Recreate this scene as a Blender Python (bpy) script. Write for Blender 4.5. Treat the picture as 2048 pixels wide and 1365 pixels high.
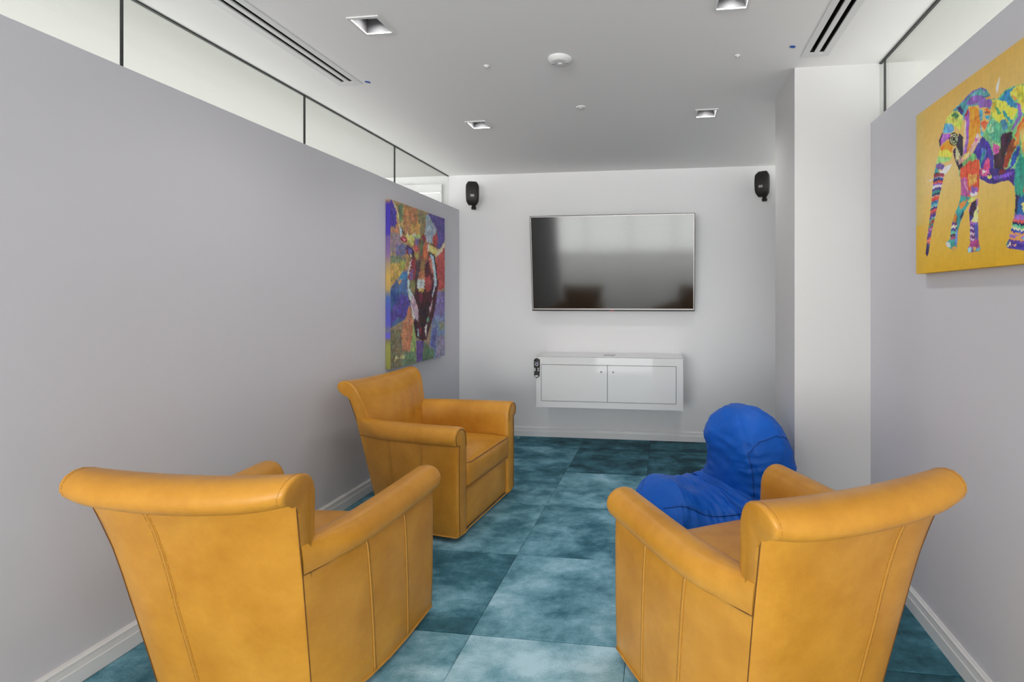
import bpy, bmesh, math, random
import numpy as np
from mathutils import Vector, Matrix, noise

# ------------------------------------------------------------------ clear
for o in list(bpy.data.objects): bpy.data.objects.remove(o)
scene = bpy.context.scene
C = scene.collection
R = math.radians
random.seed(7)

# ------------------------------------------------------------------ camera
cam_d = bpy.data.cameras.new('camera'); cam = bpy.data.objects.new('camera', cam_d); C.objects.link(cam)
cam_d.sensor_width = 36.0
cam_d.lens = 1000.0 / 2048.0 * 36.0
cam_d.shift_x = -(1208.5 - 1024.0) / 2048.0
cam_d.shift_y = -(682.5 - 597.6) / 2048.0
cam_d.clip_start = 0.02
cam.location = (0, 0, 1.304)
cam.rotation_euler = (R(90), 0, R(7.11))
scene.camera = cam

# ------------------------------------------------------------------ world, daylight, exposure
w = bpy.data.worlds.new('daylight'); scene.world = w; w.use_nodes = True
w.node_tree.nodes['Background'].inputs[0].default_value = (0.80, 0.90, 1.0, 1)
w.node_tree.nodes['Background'].inputs[1].default_value = 1.0
scene.view_settings.view_transform = 'Standard'
scene.view_settings.look = 'None'
scene.view_settings.exposure = 0.68
scene.view_settings.gamma = 1.0
scene.view_settings.use_curve_mapping = False

def area(name, loc, rot, sx, sy, power, col):
    d = bpy.data.lights.new(name, 'AREA'); d.shape = 'RECTANGLE'; d.size = sx; d.size_y = sy
    d.energy = power; d.color = col
    o = bpy.data.objects.new(name, d); C.objects.link(o); o.location = loc; o.rotation_euler = rot
    return o
# daylight through the lounge windows behind the camera; side-room lights are added fill, no windows there
area('daylight_lounge_window', (-0.5, -9.20, 1.26), (R(90), 0, 0), 8.0, 2.34, 390, (1.0, 0.985, 0.985))
area('fill_left_room', (-4.52, 1.9, 1.0), (R(90), 0, R(-90)), 5.0, 1.8, 45, (1.0, 1.0, 0.97))
area('fill_right_room', (3.52, 1.9, 1.0), (R(90), 0, R(90)), 5.0, 1.8, 55, (1.0, 1.0, 0.97))

# ------------------------------------------------------------------ materials
def lin(c):
    c = c / 255.0
    return c / 12.92 if c <= 0.04045 else ((c + 0.055) / 1.055) ** 2.4
def mat(name, col, rough=0.5, metal=0.0, spec=0.5, bump=None, vary=None, coat=0.0):
    m = bpy.data.materials.new(name); m.use_nodes = True; nt = m.node_tree; b = nt.nodes['Principled BSDF']
    b.inputs['Base Color'].default_value = (*col, 1); b.inputs['Roughness'].default_value = rough
    b.inputs['Metallic'].default_value = metal; b.inputs['Specular IOR Level'].default_value = spec
    b.inputs['Coat Weight'].default_value = coat
    tc = nt.nodes.new('ShaderNodeTexCoord')
    if vary:
        sc, amt = vary
        n = nt.nodes.new('ShaderNodeTexNoise'); n.inputs['Scale'].default_value = sc; n.inputs['Detail'].default_value = 6
        nt.links.new(tc.outputs['Object'], n.inputs['Vector'])
        r = nt.nodes.new('ShaderNodeValToRGB'); r.color_ramp.elements[0].position = 0.3; r.color_ramp.elements[1].position = 0.7
        r.color_ramp.elements[0].color = (*[x * (1 - amt) for x in col], 1); r.color_ramp.elements[1].color = (*[min(1, x * (1 + amt)) for x in col], 1)
        nt.links.new(n.outputs['Fac'], r.inputs['Fac']); nt.links.new(r.outputs['Color'], b.inputs['Base Color'])
    if bump:
        sc, st, dist = bump
        n2 = nt.nodes.new('ShaderNodeTexNoise'); n2.inputs['Scale'].default_value = sc; n2.inputs['Detail'].default_value = 3
        nt.links.new(tc.outputs['Object'], n2.inputs['Vector'])
        bp = nt.nodes.new('ShaderNodeBump'); bp.inputs['Strength'].default_value = st; bp.inputs['Distance'].default_value = dist
        nt.links.new(n2.outputs['Fac'], bp.inputs['Height']); nt.links.new(bp.outputs['Normal'], b.inputs['Normal'])
    return m

M = {}
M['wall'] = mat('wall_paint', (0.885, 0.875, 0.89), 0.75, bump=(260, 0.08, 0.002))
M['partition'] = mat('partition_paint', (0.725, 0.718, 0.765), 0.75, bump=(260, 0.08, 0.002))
M['pier'] = mat('pier_paint_darkened', (0.69, 0.68, 0.68), 0.75, bump=(260, 0.08, 0.002))  # darker than the white walls to offset the strong light on the pier
M['ceiling'] = mat('ceiling_paint', (0.93, 0.92, 0.915), 0.85)
M['room_ceiling'] = mat('room_ceiling_darkened', (0.60, 0.60, 0.575), 0.85)  # ceiling colour darkened to offset the added side-room fill
M['trim'] = mat('trim_paint', (0.88, 0.875, 0.88), 0.32)
M['lounge_wall'] = mat('lounge_wall_paint', (0.75, 0.74, 0.70), 0.8)
M['lounge_floor'] = mat('lounge_stone', (0.82, 0.82, 0.81), 0.35, vary=(3, .06))
M['white_metal'] = mat('white_powder_coat', (0.80, 0.80, 0.80), 0.45)
M['reflector'] = mat('reflector_darkened', (0.09, 0.09, 0.095), 0.5)  # whitish part darkened to offset the added spot inside it
M['dark_slot'] = mat('slot_black', (0.012, 0.009, 0.008), 0.6)
M['vane'] = mat('vane_bronze', (0.05, 0.03, 0.025), 0.45)
M['lens'] = mat('frosted_lens', (0.36, 0.38, 0.38), 0.35)
M['plastic_white'] = mat('white_plastic', (0.82, 0.82, 0.81), 0.4)
M['plastic_grey'] = mat('grey_plastic', (0.45, 0.45, 0.45), 0.5)
M['tape'] = mat('blue_masking_tape', (0.02, 0.09, 0.42), 0.6)
M['joint'] = mat('glass_joint', (0.018, 0.022, 0.02), 0.4)
M['gloss_white'] = mat('white_lacquer', (0.87, 0.87, 0.885), 0.06, spec=0.6)
M['gap'] = mat('shadow_gap', (0.05, 0.05, 0.05), 0.7)
M['chrome'] = mat('chrome', (0.72, 0.72, 0.72), 0.18, metal=1)
M['black_plastic'] = mat('black_plastic', (0.010, 0.009, 0.008), 0.38)
M['speaker_black'] = mat('speaker_shell', (0.012, 0.009, 0.006), 0.55)
M['grille'] = mat('speaker_grille', (0.014, 0.011, 0.008), 0.5, bump=(900, 0.5, 0.001))
M['badge'] = mat('speaker_badge', (0.75, 0.73, 0.72), 0.35)
M['tv_silver'] = mat('tv_silver_trim', (0.50, 0.47, 0.46), 0.4, metal=0.5)
M['screen'] = mat('tv_screen_glass', (0.010, 0.010, 0.009), 0.10, spec=0.65)
M['red'] = mat('red_mark', (0.35, 0.03, 0.04), 0.4)
M['btn_dark'] = mat('remote_button_dark', (0.05, 0.05, 0.06), 0.5)
M['btn_light'] = mat('remote_button_light', (0.72, 0.70, 0.68), 0.45)
M['btn_blue'] = mat('remote_button_blue', (0.06, 0.07, 0.22), 0.45)
M['under'] = mat('chair_underside', (0.015, 0.012, 0.010), 0.8)
M['stitch'] = mat('stitching_thread', (0.36, 0.17, 0.035), 0.6)
M['welt'] = mat('leather_welt', (0.60, 0.29, 0.045), 0.42)
M['welt_cushion'] = mat('cushion_welt', (0.30, 0.125, 0.02), 0.42)
M['welt_dark'] = mat('leather_seam_dark', (0.17, 0.065, 0.012), 0.5)
M['bean_seam'] = mat('blue_seam', (0.006, 0.075, 0.36), 0.5)

def leather():
    m = bpy.data.materials.new('tan_leather'); m.use_nodes = True; nt = m.node_tree; b = nt.nodes['Principled BSDF']
    tc = nt.nodes.new('ShaderNodeTexCoord')
    n = nt.nodes.new('ShaderNodeTexNoise'); n.inputs['Scale'].default_value = 5.0; n.inputs['Detail'].default_value = 7; n.inputs['Roughness'].default_value = 0.62
    nt.links.new(tc.outputs['Object'], n.inputs['Vector'])
    r = nt.nodes.new('ShaderNodeValToRGB'); e = r.color_ramp.elements
    e[0].position = 0.30; e[0].color = (0.56, 0.232, 0.020, 1); e[1].position = 0.72; e[1].color = (0.76, 0.358, 0.044, 1)
    nt.links.new(n.outputs['Fac'], r.inputs['Fac']); nt.links.new(r.outputs['Color'], b.inputs['Base Color'])
    n2 = nt.nodes.new('ShaderNodeTexNoise'); n2.inputs['Scale'].default_value = 30; n2.inputs['Detail'].default_value = 5
    nt.links.new(tc.outputs['Object'], n2.inputs['Vector'])
    v = nt.nodes.new('ShaderNodeTexVoronoi'); v.inputs['Scale'].default_value = 420
    nt.links.new(tc.outputs['Object'], v.inputs['Vector'])
    b1 = nt.nodes.new('ShaderNodeBump'); b1.inputs['Strength'].default_value = 0.10; b1.inputs['Distance'].default_value = 0.010
    b2 = nt.nodes.new('ShaderNodeBump'); b2.inputs['Strength'].default_value = 0.12; b2.inputs['Distance'].default_value = 0.001
    nt.links.new(n2.outputs['Fac'], b1.inputs['Height']); nt.links.new(v.outputs['Distance'], b2.inputs['Height'])
    nt.links.new(b1.outputs['Normal'], b2.inputs['Normal']); nt.links.new(b2.outputs['Normal'], b.inputs['Normal'])
    b.inputs['Roughness'].default_value = 0.36; b.inputs['Specular IOR Level'].default_value = 0.45
    return m
M['leather'] = leather()

def carpet():
    m = bpy.data.materials.new('teal_carpet_tile'); m.use_nodes = True; nt = m.node_tree; b = nt.nodes['Principled BSDF']
    N = nt.nodes.new; L = nt.links.new
    tc = N('ShaderNodeTexCoord'); oi = N('ShaderNodeObjectInfo')
    mul = N('ShaderNodeVectorMath'); mul.operation = 'SCALE'; mul.inputs['Scale'].default_value = 37.0
    cx = N('ShaderNodeCombineXYZ')
    for k in 'XYZ': L(oi.outputs['Random'], cx.inputs[k])
    L(cx.outputs[0], mul.inputs[0])
    add = N('ShaderNodeVectorMath'); add.operation = 'ADD'; L(tc.outputs['Object'], add.inputs[0]); L(mul.outputs[0], add.inputs[1])
    mp = N('ShaderNodeMapping'); mp.inputs['Scale'].default_value = (3.4, 4.6, 1); L(add.outputs[0], mp.inputs['Vector'])
    n1 = N('ShaderNodeTexNoise'); n1.inputs['Scale'].default_value = 1.25; n1.inputs['Detail'].default_value = 11; n1.inputs['Roughness'].default_value = 0.66; n1.inputs['Distortion'].default_value = 0.12
    L(mp.outputs[0], n1.inputs['Vector'])
    n3 = N('ShaderNodeTexNoise'); n3.inputs['Scale'].default_value = 210; n3.inputs['Detail'].default_value = 2; L(tc.outputs['Object'], n3.inputs['Vector'])
    at = N('ShaderNodeAttribute'); at.attribute_type = 'OBJECT'; at.attribute_name = 'tone'
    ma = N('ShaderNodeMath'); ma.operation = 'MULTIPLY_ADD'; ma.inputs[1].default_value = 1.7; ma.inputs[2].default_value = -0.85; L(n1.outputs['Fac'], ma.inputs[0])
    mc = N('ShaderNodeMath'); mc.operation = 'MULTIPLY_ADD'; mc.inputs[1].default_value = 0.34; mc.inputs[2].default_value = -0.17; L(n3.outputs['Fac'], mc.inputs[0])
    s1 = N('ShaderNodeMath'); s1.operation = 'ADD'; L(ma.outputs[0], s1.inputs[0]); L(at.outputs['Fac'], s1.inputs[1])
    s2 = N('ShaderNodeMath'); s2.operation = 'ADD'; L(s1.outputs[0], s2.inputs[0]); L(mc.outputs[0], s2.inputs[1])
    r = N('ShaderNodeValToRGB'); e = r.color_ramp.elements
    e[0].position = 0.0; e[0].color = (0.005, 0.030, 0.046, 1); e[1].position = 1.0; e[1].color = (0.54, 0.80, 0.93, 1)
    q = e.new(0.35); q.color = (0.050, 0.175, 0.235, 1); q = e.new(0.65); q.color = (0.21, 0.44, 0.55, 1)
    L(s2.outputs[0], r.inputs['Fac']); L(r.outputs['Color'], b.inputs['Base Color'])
    bp = N('ShaderNodeBump'); bp.inputs['Strength'].default_value = 0.5; bp.inputs['Distance'].default_value = 0.003
    L(n3.outputs['Fac'], bp.inputs['Height']); L(bp.outputs['Normal'], b.inputs['Normal'])
    b.inputs['Roughness'].default_value = 0.95; b.inputs['Specular IOR Level'].default_value = 0.1
    b.inputs['Sheen Weight'].default_value = 0.25; b.inputs['Sheen Tint'].default_value = (0.45, 0.75, 0.85, 1)
    return m
M['carpet'] = carpet()

def glass():
    m = bpy.data.materials.new('clear_glass'); m.use_nodes = True; nt = m.node_tree
    for n in list(nt.nodes): nt.nodes.remove(n)
    o = nt.nodes.new('ShaderNodeOutputMaterial'); t = nt.nodes.new('ShaderNodeBsdfTransparent'); g = nt.nodes.new('ShaderNodeBsdfGlossy')
    t.inputs['Color'].default_value = (0.965, 0.975, 0.96, 1); g.inputs['Roughness'].default_value = 0.0
    f = nt.nodes.new('ShaderNodeLayerWeight'); p5 = nt.nodes.new('ShaderNodeMath'); p5.operation = 'POWER'; p5.inputs[1].default_value = 4.0
    k5 = nt.nodes.new('ShaderNodeMath'); k5.operation = 'MULTIPLY_ADD'; k5.inputs[1].default_value = 0.55; k5.inputs[2].default_value = 0.03
    nt.links.new(f.outputs['Facing'], p5.inputs[0]); nt.links.new(p5.outputs[0], k5.inputs[0])
    mx = nt.nodes.new('ShaderNodeMixShader')
    nt.links.new(k5.outputs[0], mx.inputs[0]); nt.links.new(t.outputs[0], mx.inputs[1]); nt.links.new(g.outputs[0], mx.inputs[2]); nt.links.new(mx.outputs[0], o.inputs[0])
    return m
M['glass'] = glass()

def vinyl():
    m = mat('blue_vinyl', (0.007, 0.125, 0.62), 0.48, spec=0.26, bump=(14, 0.5, 0.012), vary=(4, .10))
    return m
M['vinyl'] = vinyl()

def paintmat():
    m = bpy.data.materials.new('painted_canvas'); m.use_nodes = True; nt = m.node_tree; b = nt.nodes['Principled BSDF']
    a = nt.nodes.new('ShaderNodeAttribute'); a.attribute_name = 'paint'
    nt.links.new(a.outputs['Color'], b.inputs['Base Color']); b.inputs['Roughness'].default_value = 0.7
    tc = nt.nodes.new('ShaderNodeTexCoord'); n = nt.nodes.new('ShaderNodeTexNoise'); n.inputs['Scale'].default_value = 500
    nt.links.new(tc.outputs['Object'], n.inputs['Vector'])
    bp = nt.nodes.new('ShaderNodeBump'); bp.inputs['Strength'].default_value = 0.25; bp.inputs['Distance'].default_value = 0.001
    nt.links.new(n.outputs['Fac'], bp.inputs['Height']); nt.links.new(bp.outputs['Normal'], b.inputs['Normal'])
    return m
M['paint'] = paintmat()

def emit(name, col, s):
    m = bpy.data.materials.new(name); m.use_nodes = True; b = m.node_tree.nodes['Principled BSDF']
    b.inputs['Emission Color'].default_value = (*col, 1); b.inputs['Emission Strength'].default_value = s; return m
M['strip'] = emit('glowing_strip', (1, 1, 0.97), 1.2)

# ------------------------------------------------------------------ mesh helpers
def link(o, parent=None):
    C.objects.link(o)
    if parent is not None: o.parent = parent
    return o
def mesh_obj(name, verts, faces, m, parent=None, smooth=False, loc=None):
    me = bpy.data.meshes.new(name); me.from_pydata([tuple(v) for v in verts], [], faces); me.update()
    bm = bmesh.new(); bm.from_mesh(me); bmesh.ops.recalc_face_normals(bm, faces=bm.faces); bm.to_mesh(me); bm.free()
    me.materials.append(M[m] if isinstance(m, str) else m)
    if smooth:
        for p in me.polygons: p.use_smooth = True
    o = bpy.data.objects.new(name, me); link(o, parent)
    if loc: o.location = loc
    return o
def tag(o, label=None, cat=None, group=None, kind=None):
    if label: o['label'] = label
    if cat: o['category'] = cat
    if group: o['group'] = group
    if kind: o['kind'] = kind
    return o
def empty(name, loc, rz=0.0, label=None, cat=None, group=None, kind=None):
    o = bpy.data.objects.new(name, None); C.objects.link(o); o.location = loc; o.rotation_euler = (0, 0, rz); o.empty_display_size = 0.05
    return tag(o, label, cat, group, kind)

class MB:
    def __init__(s): s.v = []; s.f = []
    def add(s, v, f):
        b = len(s.v); s.v += [tuple(p) for p in v]; s.f += [tuple(i + b for i in q) for q in f]; return s
    def box(s, x0, x1, y0, y1, z0, z1):
        return s.add([(x0,y0,z0),(x1,y0,z0),(x1,y1,z0),(x0,y1,z0),(x0,y0,z1),(x1,y0,z1),(x1,y1,z1),(x0,y1,z1)],
                     [(0,3,2,1),(4,5,6,7),(0,1,5,4),(1,2,6,5),(2,3,7,6),(3,0,4,7)])
    def grid(s, P, cu=False, cv=False):
        n = len(P); m = len(P[0]); v = [p for r in P for p in r]; f = []
        for i in range(n if cu else n - 1):
            for j in range(m if cv else m - 1):
                f.append((i*m + j, ((i+1) % n)*m + j, ((i+1) % n)*m + (j+1) % m, i*m + (j+1) % m))
        return s.add(v, f)
    def tube(s, path, r, closed=False, seg=6):
        P = [Vector(p) for p in path]; n = len(P); rings = []
        up = None
        for i in range(n):
            a = P[(i-1) % n] if (closed or i > 0) else P[i]; b = P[(i+1) % n] if (closed or i < n-1) else P[i]
            t = (b - a).normalized()
            if up is None:
                up = Vector((0,0,1)) if abs(t.z) < 0.9 else Vector((1,0,0))
            sd = t.cross(up)
            if sd.length < 1e-5: sd = t.cross(Vector((0.3,0.8,0.5)))
            sd.normalize(); up = sd.cross(t).normalized()
            rings.append([P[i] + r*(math.cos(6.28318*k/seg)*sd + math.sin(6.28318*k/seg)*up) for k in range(seg)])
        b = len(s.v); s.grid(rings, cu=closed, cv=True)
        if not closed:
            s.f.append(tuple(b + k for k in range(seg))); s.f.append(tuple(b + (n-1)*seg + k for k in reversed(range(seg))))
        return s
    def cyl(s, c, r0, r1, z0, z1, seg=24, axis='z'):
        def pt(r, a, z):
            x, y = r*math.cos(a), r*math.sin(a)
            return {'z': (c[0]+x, c[1]+y, z), 'y': (c[0]+x, z, c[1]+y), 'x': (z, c[0]+x, c[1]+y)}[axis]
        b = len(s.v)
        s.grid([[pt(r, 6.28318*k/seg, z) for k in range(seg)] for r, z in ((r0, z0), (r1, z1))], cv=True)
        s.f.append(tuple(b + k for k in range(seg))); s.f.append(tuple(b + seg + k for k in range(seg))); return s
    def dashes(s, path, step=0.006, ln=0.0036, r=0.0006):
        P = [Vector(p) for p in path]; acc = 0.0; d = []
        for a, b in zip(P[:-1], P[1:]):
            L = (b - a).length
            if L < 1e-6: continue
            t = (b - a) / L
            while acc < L:
                d.append((a + t*acc, a + t*min(acc + ln, L), t)); acc += step
            acc -= L
        for a, b, t in d:
            u = t.orthogonal().normalized(); q = t.cross(u)
            s.add([a+u*r, a+q*r, a-u*r, a-q*r, b+u*r, b+q*r, b-u*r, b-q*r], [(0,1,5,4),(1,2,6,5),(2,3,7,6),(3,0,4,7),(0,3,2,1),(4,5,6,7)])
        return s
    def rbox(s, c, h, r, n=8, fn=None):
        """rounded box; fn(x,y,z in local) -> moved point"""
        hx, hy, hz = h
        for ax in range(3):
            for sg in (-1, 1):
                P = []
                for i in range(n + 1):
                    row = []
                    for j in range(n + 1):
                        def warp(k): 
                            q = 2*k/n - 1; return q
                        p = [0, 0, 0]; p[ax] = sg*h[ax]
                        p[(ax+1) % 3] = (math.sin(warp(i)*math.pi/2))*h[(ax+1) % 3]; p[(ax+2) % 3] = (math.sin(warp(j)*math.pi/2))*h[(ax+2) % 3]
                        p = Vector(p); inn = Vector([max(-(h[k]-r), min(h[k]-r, p[k])) for k in range(3)])
                        d = p - inn; d = d.normalized()*r if d.length > 1e-9 else d
                        q = inn + d
                        if fn: q = Vector(fn(*q))
                        row.append(q + Vector(c))
                    P.append(row)
                s.grid(P)
        return s
    def weld(s, d=1e-5):
        key = {}; mp = []; nv = []
        for p in s.v:
            k = tuple(round(a/d) for a in p)
            if k not in key: key[k] = len(nv); nv.append(p)
            mp.append(key[k])
        nf = []
        for f in s.f:
            g = []
            for i in f:
                if mp[i] not in g: g.append(mp[i])
            if len(g) > 2: nf.append(tuple(g))
        s.v = nv; s.f = nf; return s
    def build(s, name, m, parent=None, smooth=False, loc=None): return mesh_obj(name, s.v, s.f, m, parent, smooth, loc)

def shade_auto(o, ang=40):
    me = o.data
    for p in me.polygons: p.use_smooth = True
    bm = bmesh.new(); bm.from_mesh(me)
    for e in bm.edges:
        if len(e.link_faces) == 2 and e.calc_face_angle(0) > R(ang): e.smooth = False
    bm.to_mesh(me); bm.free()
    return o
def copy_tree(o, parent=None):
    c = o.copy(); C.objects.link(c)
    if parent is not None: c.parent = parent
    for ch in list(o.children): copy_tree(ch, c)
    return c

# ------------------------------------------------------------------ room constants (metres; camera above origin, room runs along +Y)
XL, XR, YB, ZC = -1.99, 1.025, 4.625, 2.495
ZL, ZR = 2.161, 2.192            # tops of the two partition walls
GL, GR = -2.103, 1.074           # glass planes
PX, PY0, PY1 = 0.655, 2.68, 3.14 # pier
YL0, YR0 = -0.25, 0.40           # free ends of the partitions
OX0, OX1, OY0 = -4.6, 3.6, -9.0  # the surrounding open space

# ------------------------------------------------------------------ structure
# carpet field: a sub-floor with every carpet tile as a part
floor = MB().box(XL - 0.2, XR + 0.2, -0.30, YB + 0.05, -0.08, -0.012).build('floor', 'gap'); tag(floor, kind='structure')
T = 0.6096
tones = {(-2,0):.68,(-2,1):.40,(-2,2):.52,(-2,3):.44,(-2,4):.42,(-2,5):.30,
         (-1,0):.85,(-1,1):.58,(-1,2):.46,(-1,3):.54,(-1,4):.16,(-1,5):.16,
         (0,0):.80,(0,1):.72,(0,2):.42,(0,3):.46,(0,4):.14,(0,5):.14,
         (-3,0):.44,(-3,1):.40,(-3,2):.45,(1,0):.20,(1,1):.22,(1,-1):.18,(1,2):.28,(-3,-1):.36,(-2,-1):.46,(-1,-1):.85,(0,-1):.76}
def tile_mesh(a, b, c, d):
    g = 0.0009; bv = 0.003
    mb = MB()
    mb.add([(a+g,c+g,-.012),(b-g,c+g,-.012),(b-g,d-g,-.012),(a+g,d-g,-.012),
            (a+g,c+g,-.002),(b-g,c+g,-.002),(b-g,d-g,-.002),(a+g,d-g,-.002),
            (a+g+bv,c+g+bv,0),(b-g-bv,c+g+bv,0),(b-g-bv,d-g-bv,0),(a+g+bv,d-g-bv,0)],
           [(0,1,5,4),(1,2,6,5),(2,3,7,6),(3,0,4,7),(4,5,9,8),(5,6,10,9),(6,7,11,10),(7,4,8,11),(8,9,10,11)])
    return mb
meshes = {}
for i in range(-3, 4):
    for j in range(-4, 7):
        x0 = -0.146 + i*T; y0 = 1.862 + (j-1)*T
        a, b, c, d = max(x0, XL), min(x0+T, XR), max(y0, -0.25), min(y0+T, YB)
        if b - a < 0.02 or d - c < 0.02: continue
        key = (round(a-x0,3), round(b-x0,3), round(c-y0,3), round(d-y0,3))
        if key in meshes:
            o = bpy.data.objects.new('carpet_tile', meshes[key]); link(o, floor)
        else:
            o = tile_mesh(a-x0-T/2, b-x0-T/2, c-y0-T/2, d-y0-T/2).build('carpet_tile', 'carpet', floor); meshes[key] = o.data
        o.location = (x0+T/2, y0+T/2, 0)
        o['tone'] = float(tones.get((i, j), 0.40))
lf = MB().box(OX0, OX1, OY0, -0.25, -0.08, 0.0); lf.box(OX0, XL-0.2, -0.25, YB+.05, -.08, 0); lf.box(XR+.2, OX1, -0.25, YB+.05, -.08, 0)
tag(lf.build('floor_lounge', 'lounge_floor'), kind='structure')

# ceiling with openings for downlights and slot diffusers
LIGHTS = [(-1.275, 2.036), (-1.275, 3.288), (0.251, 3.264), (0.262, 2.036)]
DIFF = [(-1.812, -1.671, 0.55, 2.585, [(-1.772, -1.749), (-1.726, -1.703)]), (0.654, 0.784, 0.55, 2.562, [(0.684, 0.707), (0.729, 0.752)])]
holes = [(x-.0605, x+.0605, y-.0605, y+.0605) for x, y in LIGHTS] + [(a+.006, b-.006, c+.006, d-.006) for a, b, c, d, s in DIFF]
xs = sorted({OX0, OX1, GL, GR, *[h[0] for h in holes], *[h[1] for h in holes]}); ys = sorted({OY0, YB+.05, -0.25, *[h[2] for h in holes], *[h[3] for h in holes]})
cm = MB()
for a, b in zip(xs[:-1], xs[1:]):
    for c, d in zip(ys[:-1], ys[1:]):
        mx, my = (a+b)/2, (c+d)/2
        if any(h[0] < mx < h[1] and h[2] < my < h[3] for h in holes): continue
        if c >= -0.3 and (b <= GL+.001 or a >= GR-.001): continue
        cm.add([(a,c,ZC),(b,c,ZC),(b,d,ZC),(a,d,ZC)], [(0,3,2,1)])
for a, b, c, d in holes:
    z2 = ZC + 0.14
    cm.add([(a,c,ZC),(b,c,ZC),(b,d,ZC),(a,d,ZC),(a,c,z2),(b,c,z2),(b,d,z2),(a,d,z2)], [(0,1,5,4),(1,2,6,5),(2,3,7,6),(3,0,4,7),(4,5,6,7)])
cm.weld().box(OX0, OX1, OY0, YB+.05, ZC+.15, ZC+.2)
tag(cm.build('ceiling', 'ceiling'), kind='structure')
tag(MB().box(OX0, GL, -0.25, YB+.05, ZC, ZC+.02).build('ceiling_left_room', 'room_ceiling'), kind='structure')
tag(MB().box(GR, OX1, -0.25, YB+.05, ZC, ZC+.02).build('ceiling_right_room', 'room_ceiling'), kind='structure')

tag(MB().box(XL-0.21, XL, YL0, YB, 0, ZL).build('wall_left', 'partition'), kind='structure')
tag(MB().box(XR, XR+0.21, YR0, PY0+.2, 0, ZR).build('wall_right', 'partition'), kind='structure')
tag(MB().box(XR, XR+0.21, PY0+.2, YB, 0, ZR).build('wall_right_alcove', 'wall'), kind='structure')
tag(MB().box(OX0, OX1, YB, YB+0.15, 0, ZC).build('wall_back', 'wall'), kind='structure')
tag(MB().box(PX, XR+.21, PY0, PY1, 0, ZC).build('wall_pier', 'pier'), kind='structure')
tag(MB().box(OX0-.15, OX0, OY0, YB+.15, 0, ZC).build('wall_left_room', 'wall'), kind='structure')
tag(MB().box(OX1, OX1+.15, OY0, YB+.15, 0, ZC).build('wall_right_room', 'wall'), kind='structure')
rw = MB(); rw.box(OX0, OX1, OY0-.15, OY0, 0, 0.08); rw.box(OX0, OX1, OY0-.15, OY0, 2.44, ZC); rw.box(OX0, OX0+.1, OY0-.15, OY0, .08, 2.44); rw.box(OX1-.1, OX1, OY0-.15, OY0, .08, 2.44)
tag(rw.build('wall_rear', 'lounge_wall'), kind='structure')

# baseboards: stepped profile swept along straight runs
PROF = [(0, 0), (0.017, 0), (0.017, 0.050), (0.0155, 0.0515), (0.0145, 0.053), (0.0125, 0.072), (0.0135, 0.074), (0.0135, 0.079), (0.008, 0.0845), (0.006, 0.089), (0, 0.089)]
def baseboard(name, p0, p1, nrm):
    mb = MB(); a = [(p0[0]+nrm[0]*d, p0[1]+nrm[1]*d, z) for d, z in PROF]; b = [(p1[0]+nrm[0]*d, p1[1]+nrm[1]*d, z) for d, z in PROF]
    n = len(PROF); mb.grid([a, b], cv=True); mb.f += [tuple(range(n)), tuple(n + k for k in range(n))]
    return tag(mb.build(name, 'trim'), kind='structure')
baseboard('baseboard_left', (XL, YL0), (XL, YB), (1, 0))
baseboard('baseboard_back', (XL+.017, YB), (XR-.017, YB), (0, -1))
baseboard('baseboard_right', (XR, YR0), (XR, PY0), (-1, 0))
baseboard('baseboard_alcove', (XR, PY1), (XR, YB), (-1, 0))
baseboard('baseboard_pier_front', (PX, PY0), (XR-.017, PY0), (0, -1))
baseboard('baseboard_pier_side', (PX, PY0-.017), (PX, PY1+.017), (-1, 0))

# clerestory glass
def clerestory(name, X, z0, joints, jw, ends, inward):
    o = empty(name, (X, ends[0], z0), kind='structure')
    ys = [ends[0]] + joints + [ends[1]]
    for a, b in zip(ys[:-1], ys[1:]):
        MB().box(-.006, .006, a-ends[0]+jw/2, b-ends[0]-jw/2, 0.0, ZC-z0-.006).build('pane', 'glass', o)
    for y in joints:
        MB().box(-.0055, .0055, y-ends[0]-jw/2, y-ends[0]+jw/2, 0.0, ZC-z0-.001).build('joint', 'joint', o)
    MB().box(-.007, .007, 0, ends[1]-ends[0], ZC-z0-.006, ZC-z0).build('top_channel', 'joint', o)
    MB().box(-.012, .012, 0, ends[1]-ends[0], -.002, 0.006).build('sill_channel', 'trim', o)
    return o
clerestory('window_1', GL, ZL, [0.70, 1.697, 2.686, 3.663], 0.0045, (YL0, YB), 1)
clerestory('window_2', GR, ZR, [2.632], 0.0025, (YR0, PY0), -1)
clerestory('window_4', GR, ZR, [3.70], 0.006, (PY1, YB), -1)
# window wall of the lounge behind the camera
lw = empty('window_3', (OX0+.1, OY0, 0.08), kind='structure'); ww = OX1-OX0-.2; fm = MB()
fm.box(0, ww, -.10, -.04, 0, .05); fm.box(0, ww, -.10, -.04, 2.31, 2.36)
for k in range(6): fm.box(k*(ww-.05)/5, k*(ww-.05)/5+.05, -.10, -.04, .05, 2.31)
fm.build('window_frame', 'white_metal', lw)
for k in range(5): MB().box(k*(ww-.05)/5+.05, (k+1)*(ww-.05)/5, -.075, -.065, .05, 2.31).build('pane', 'glass', lw)

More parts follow.
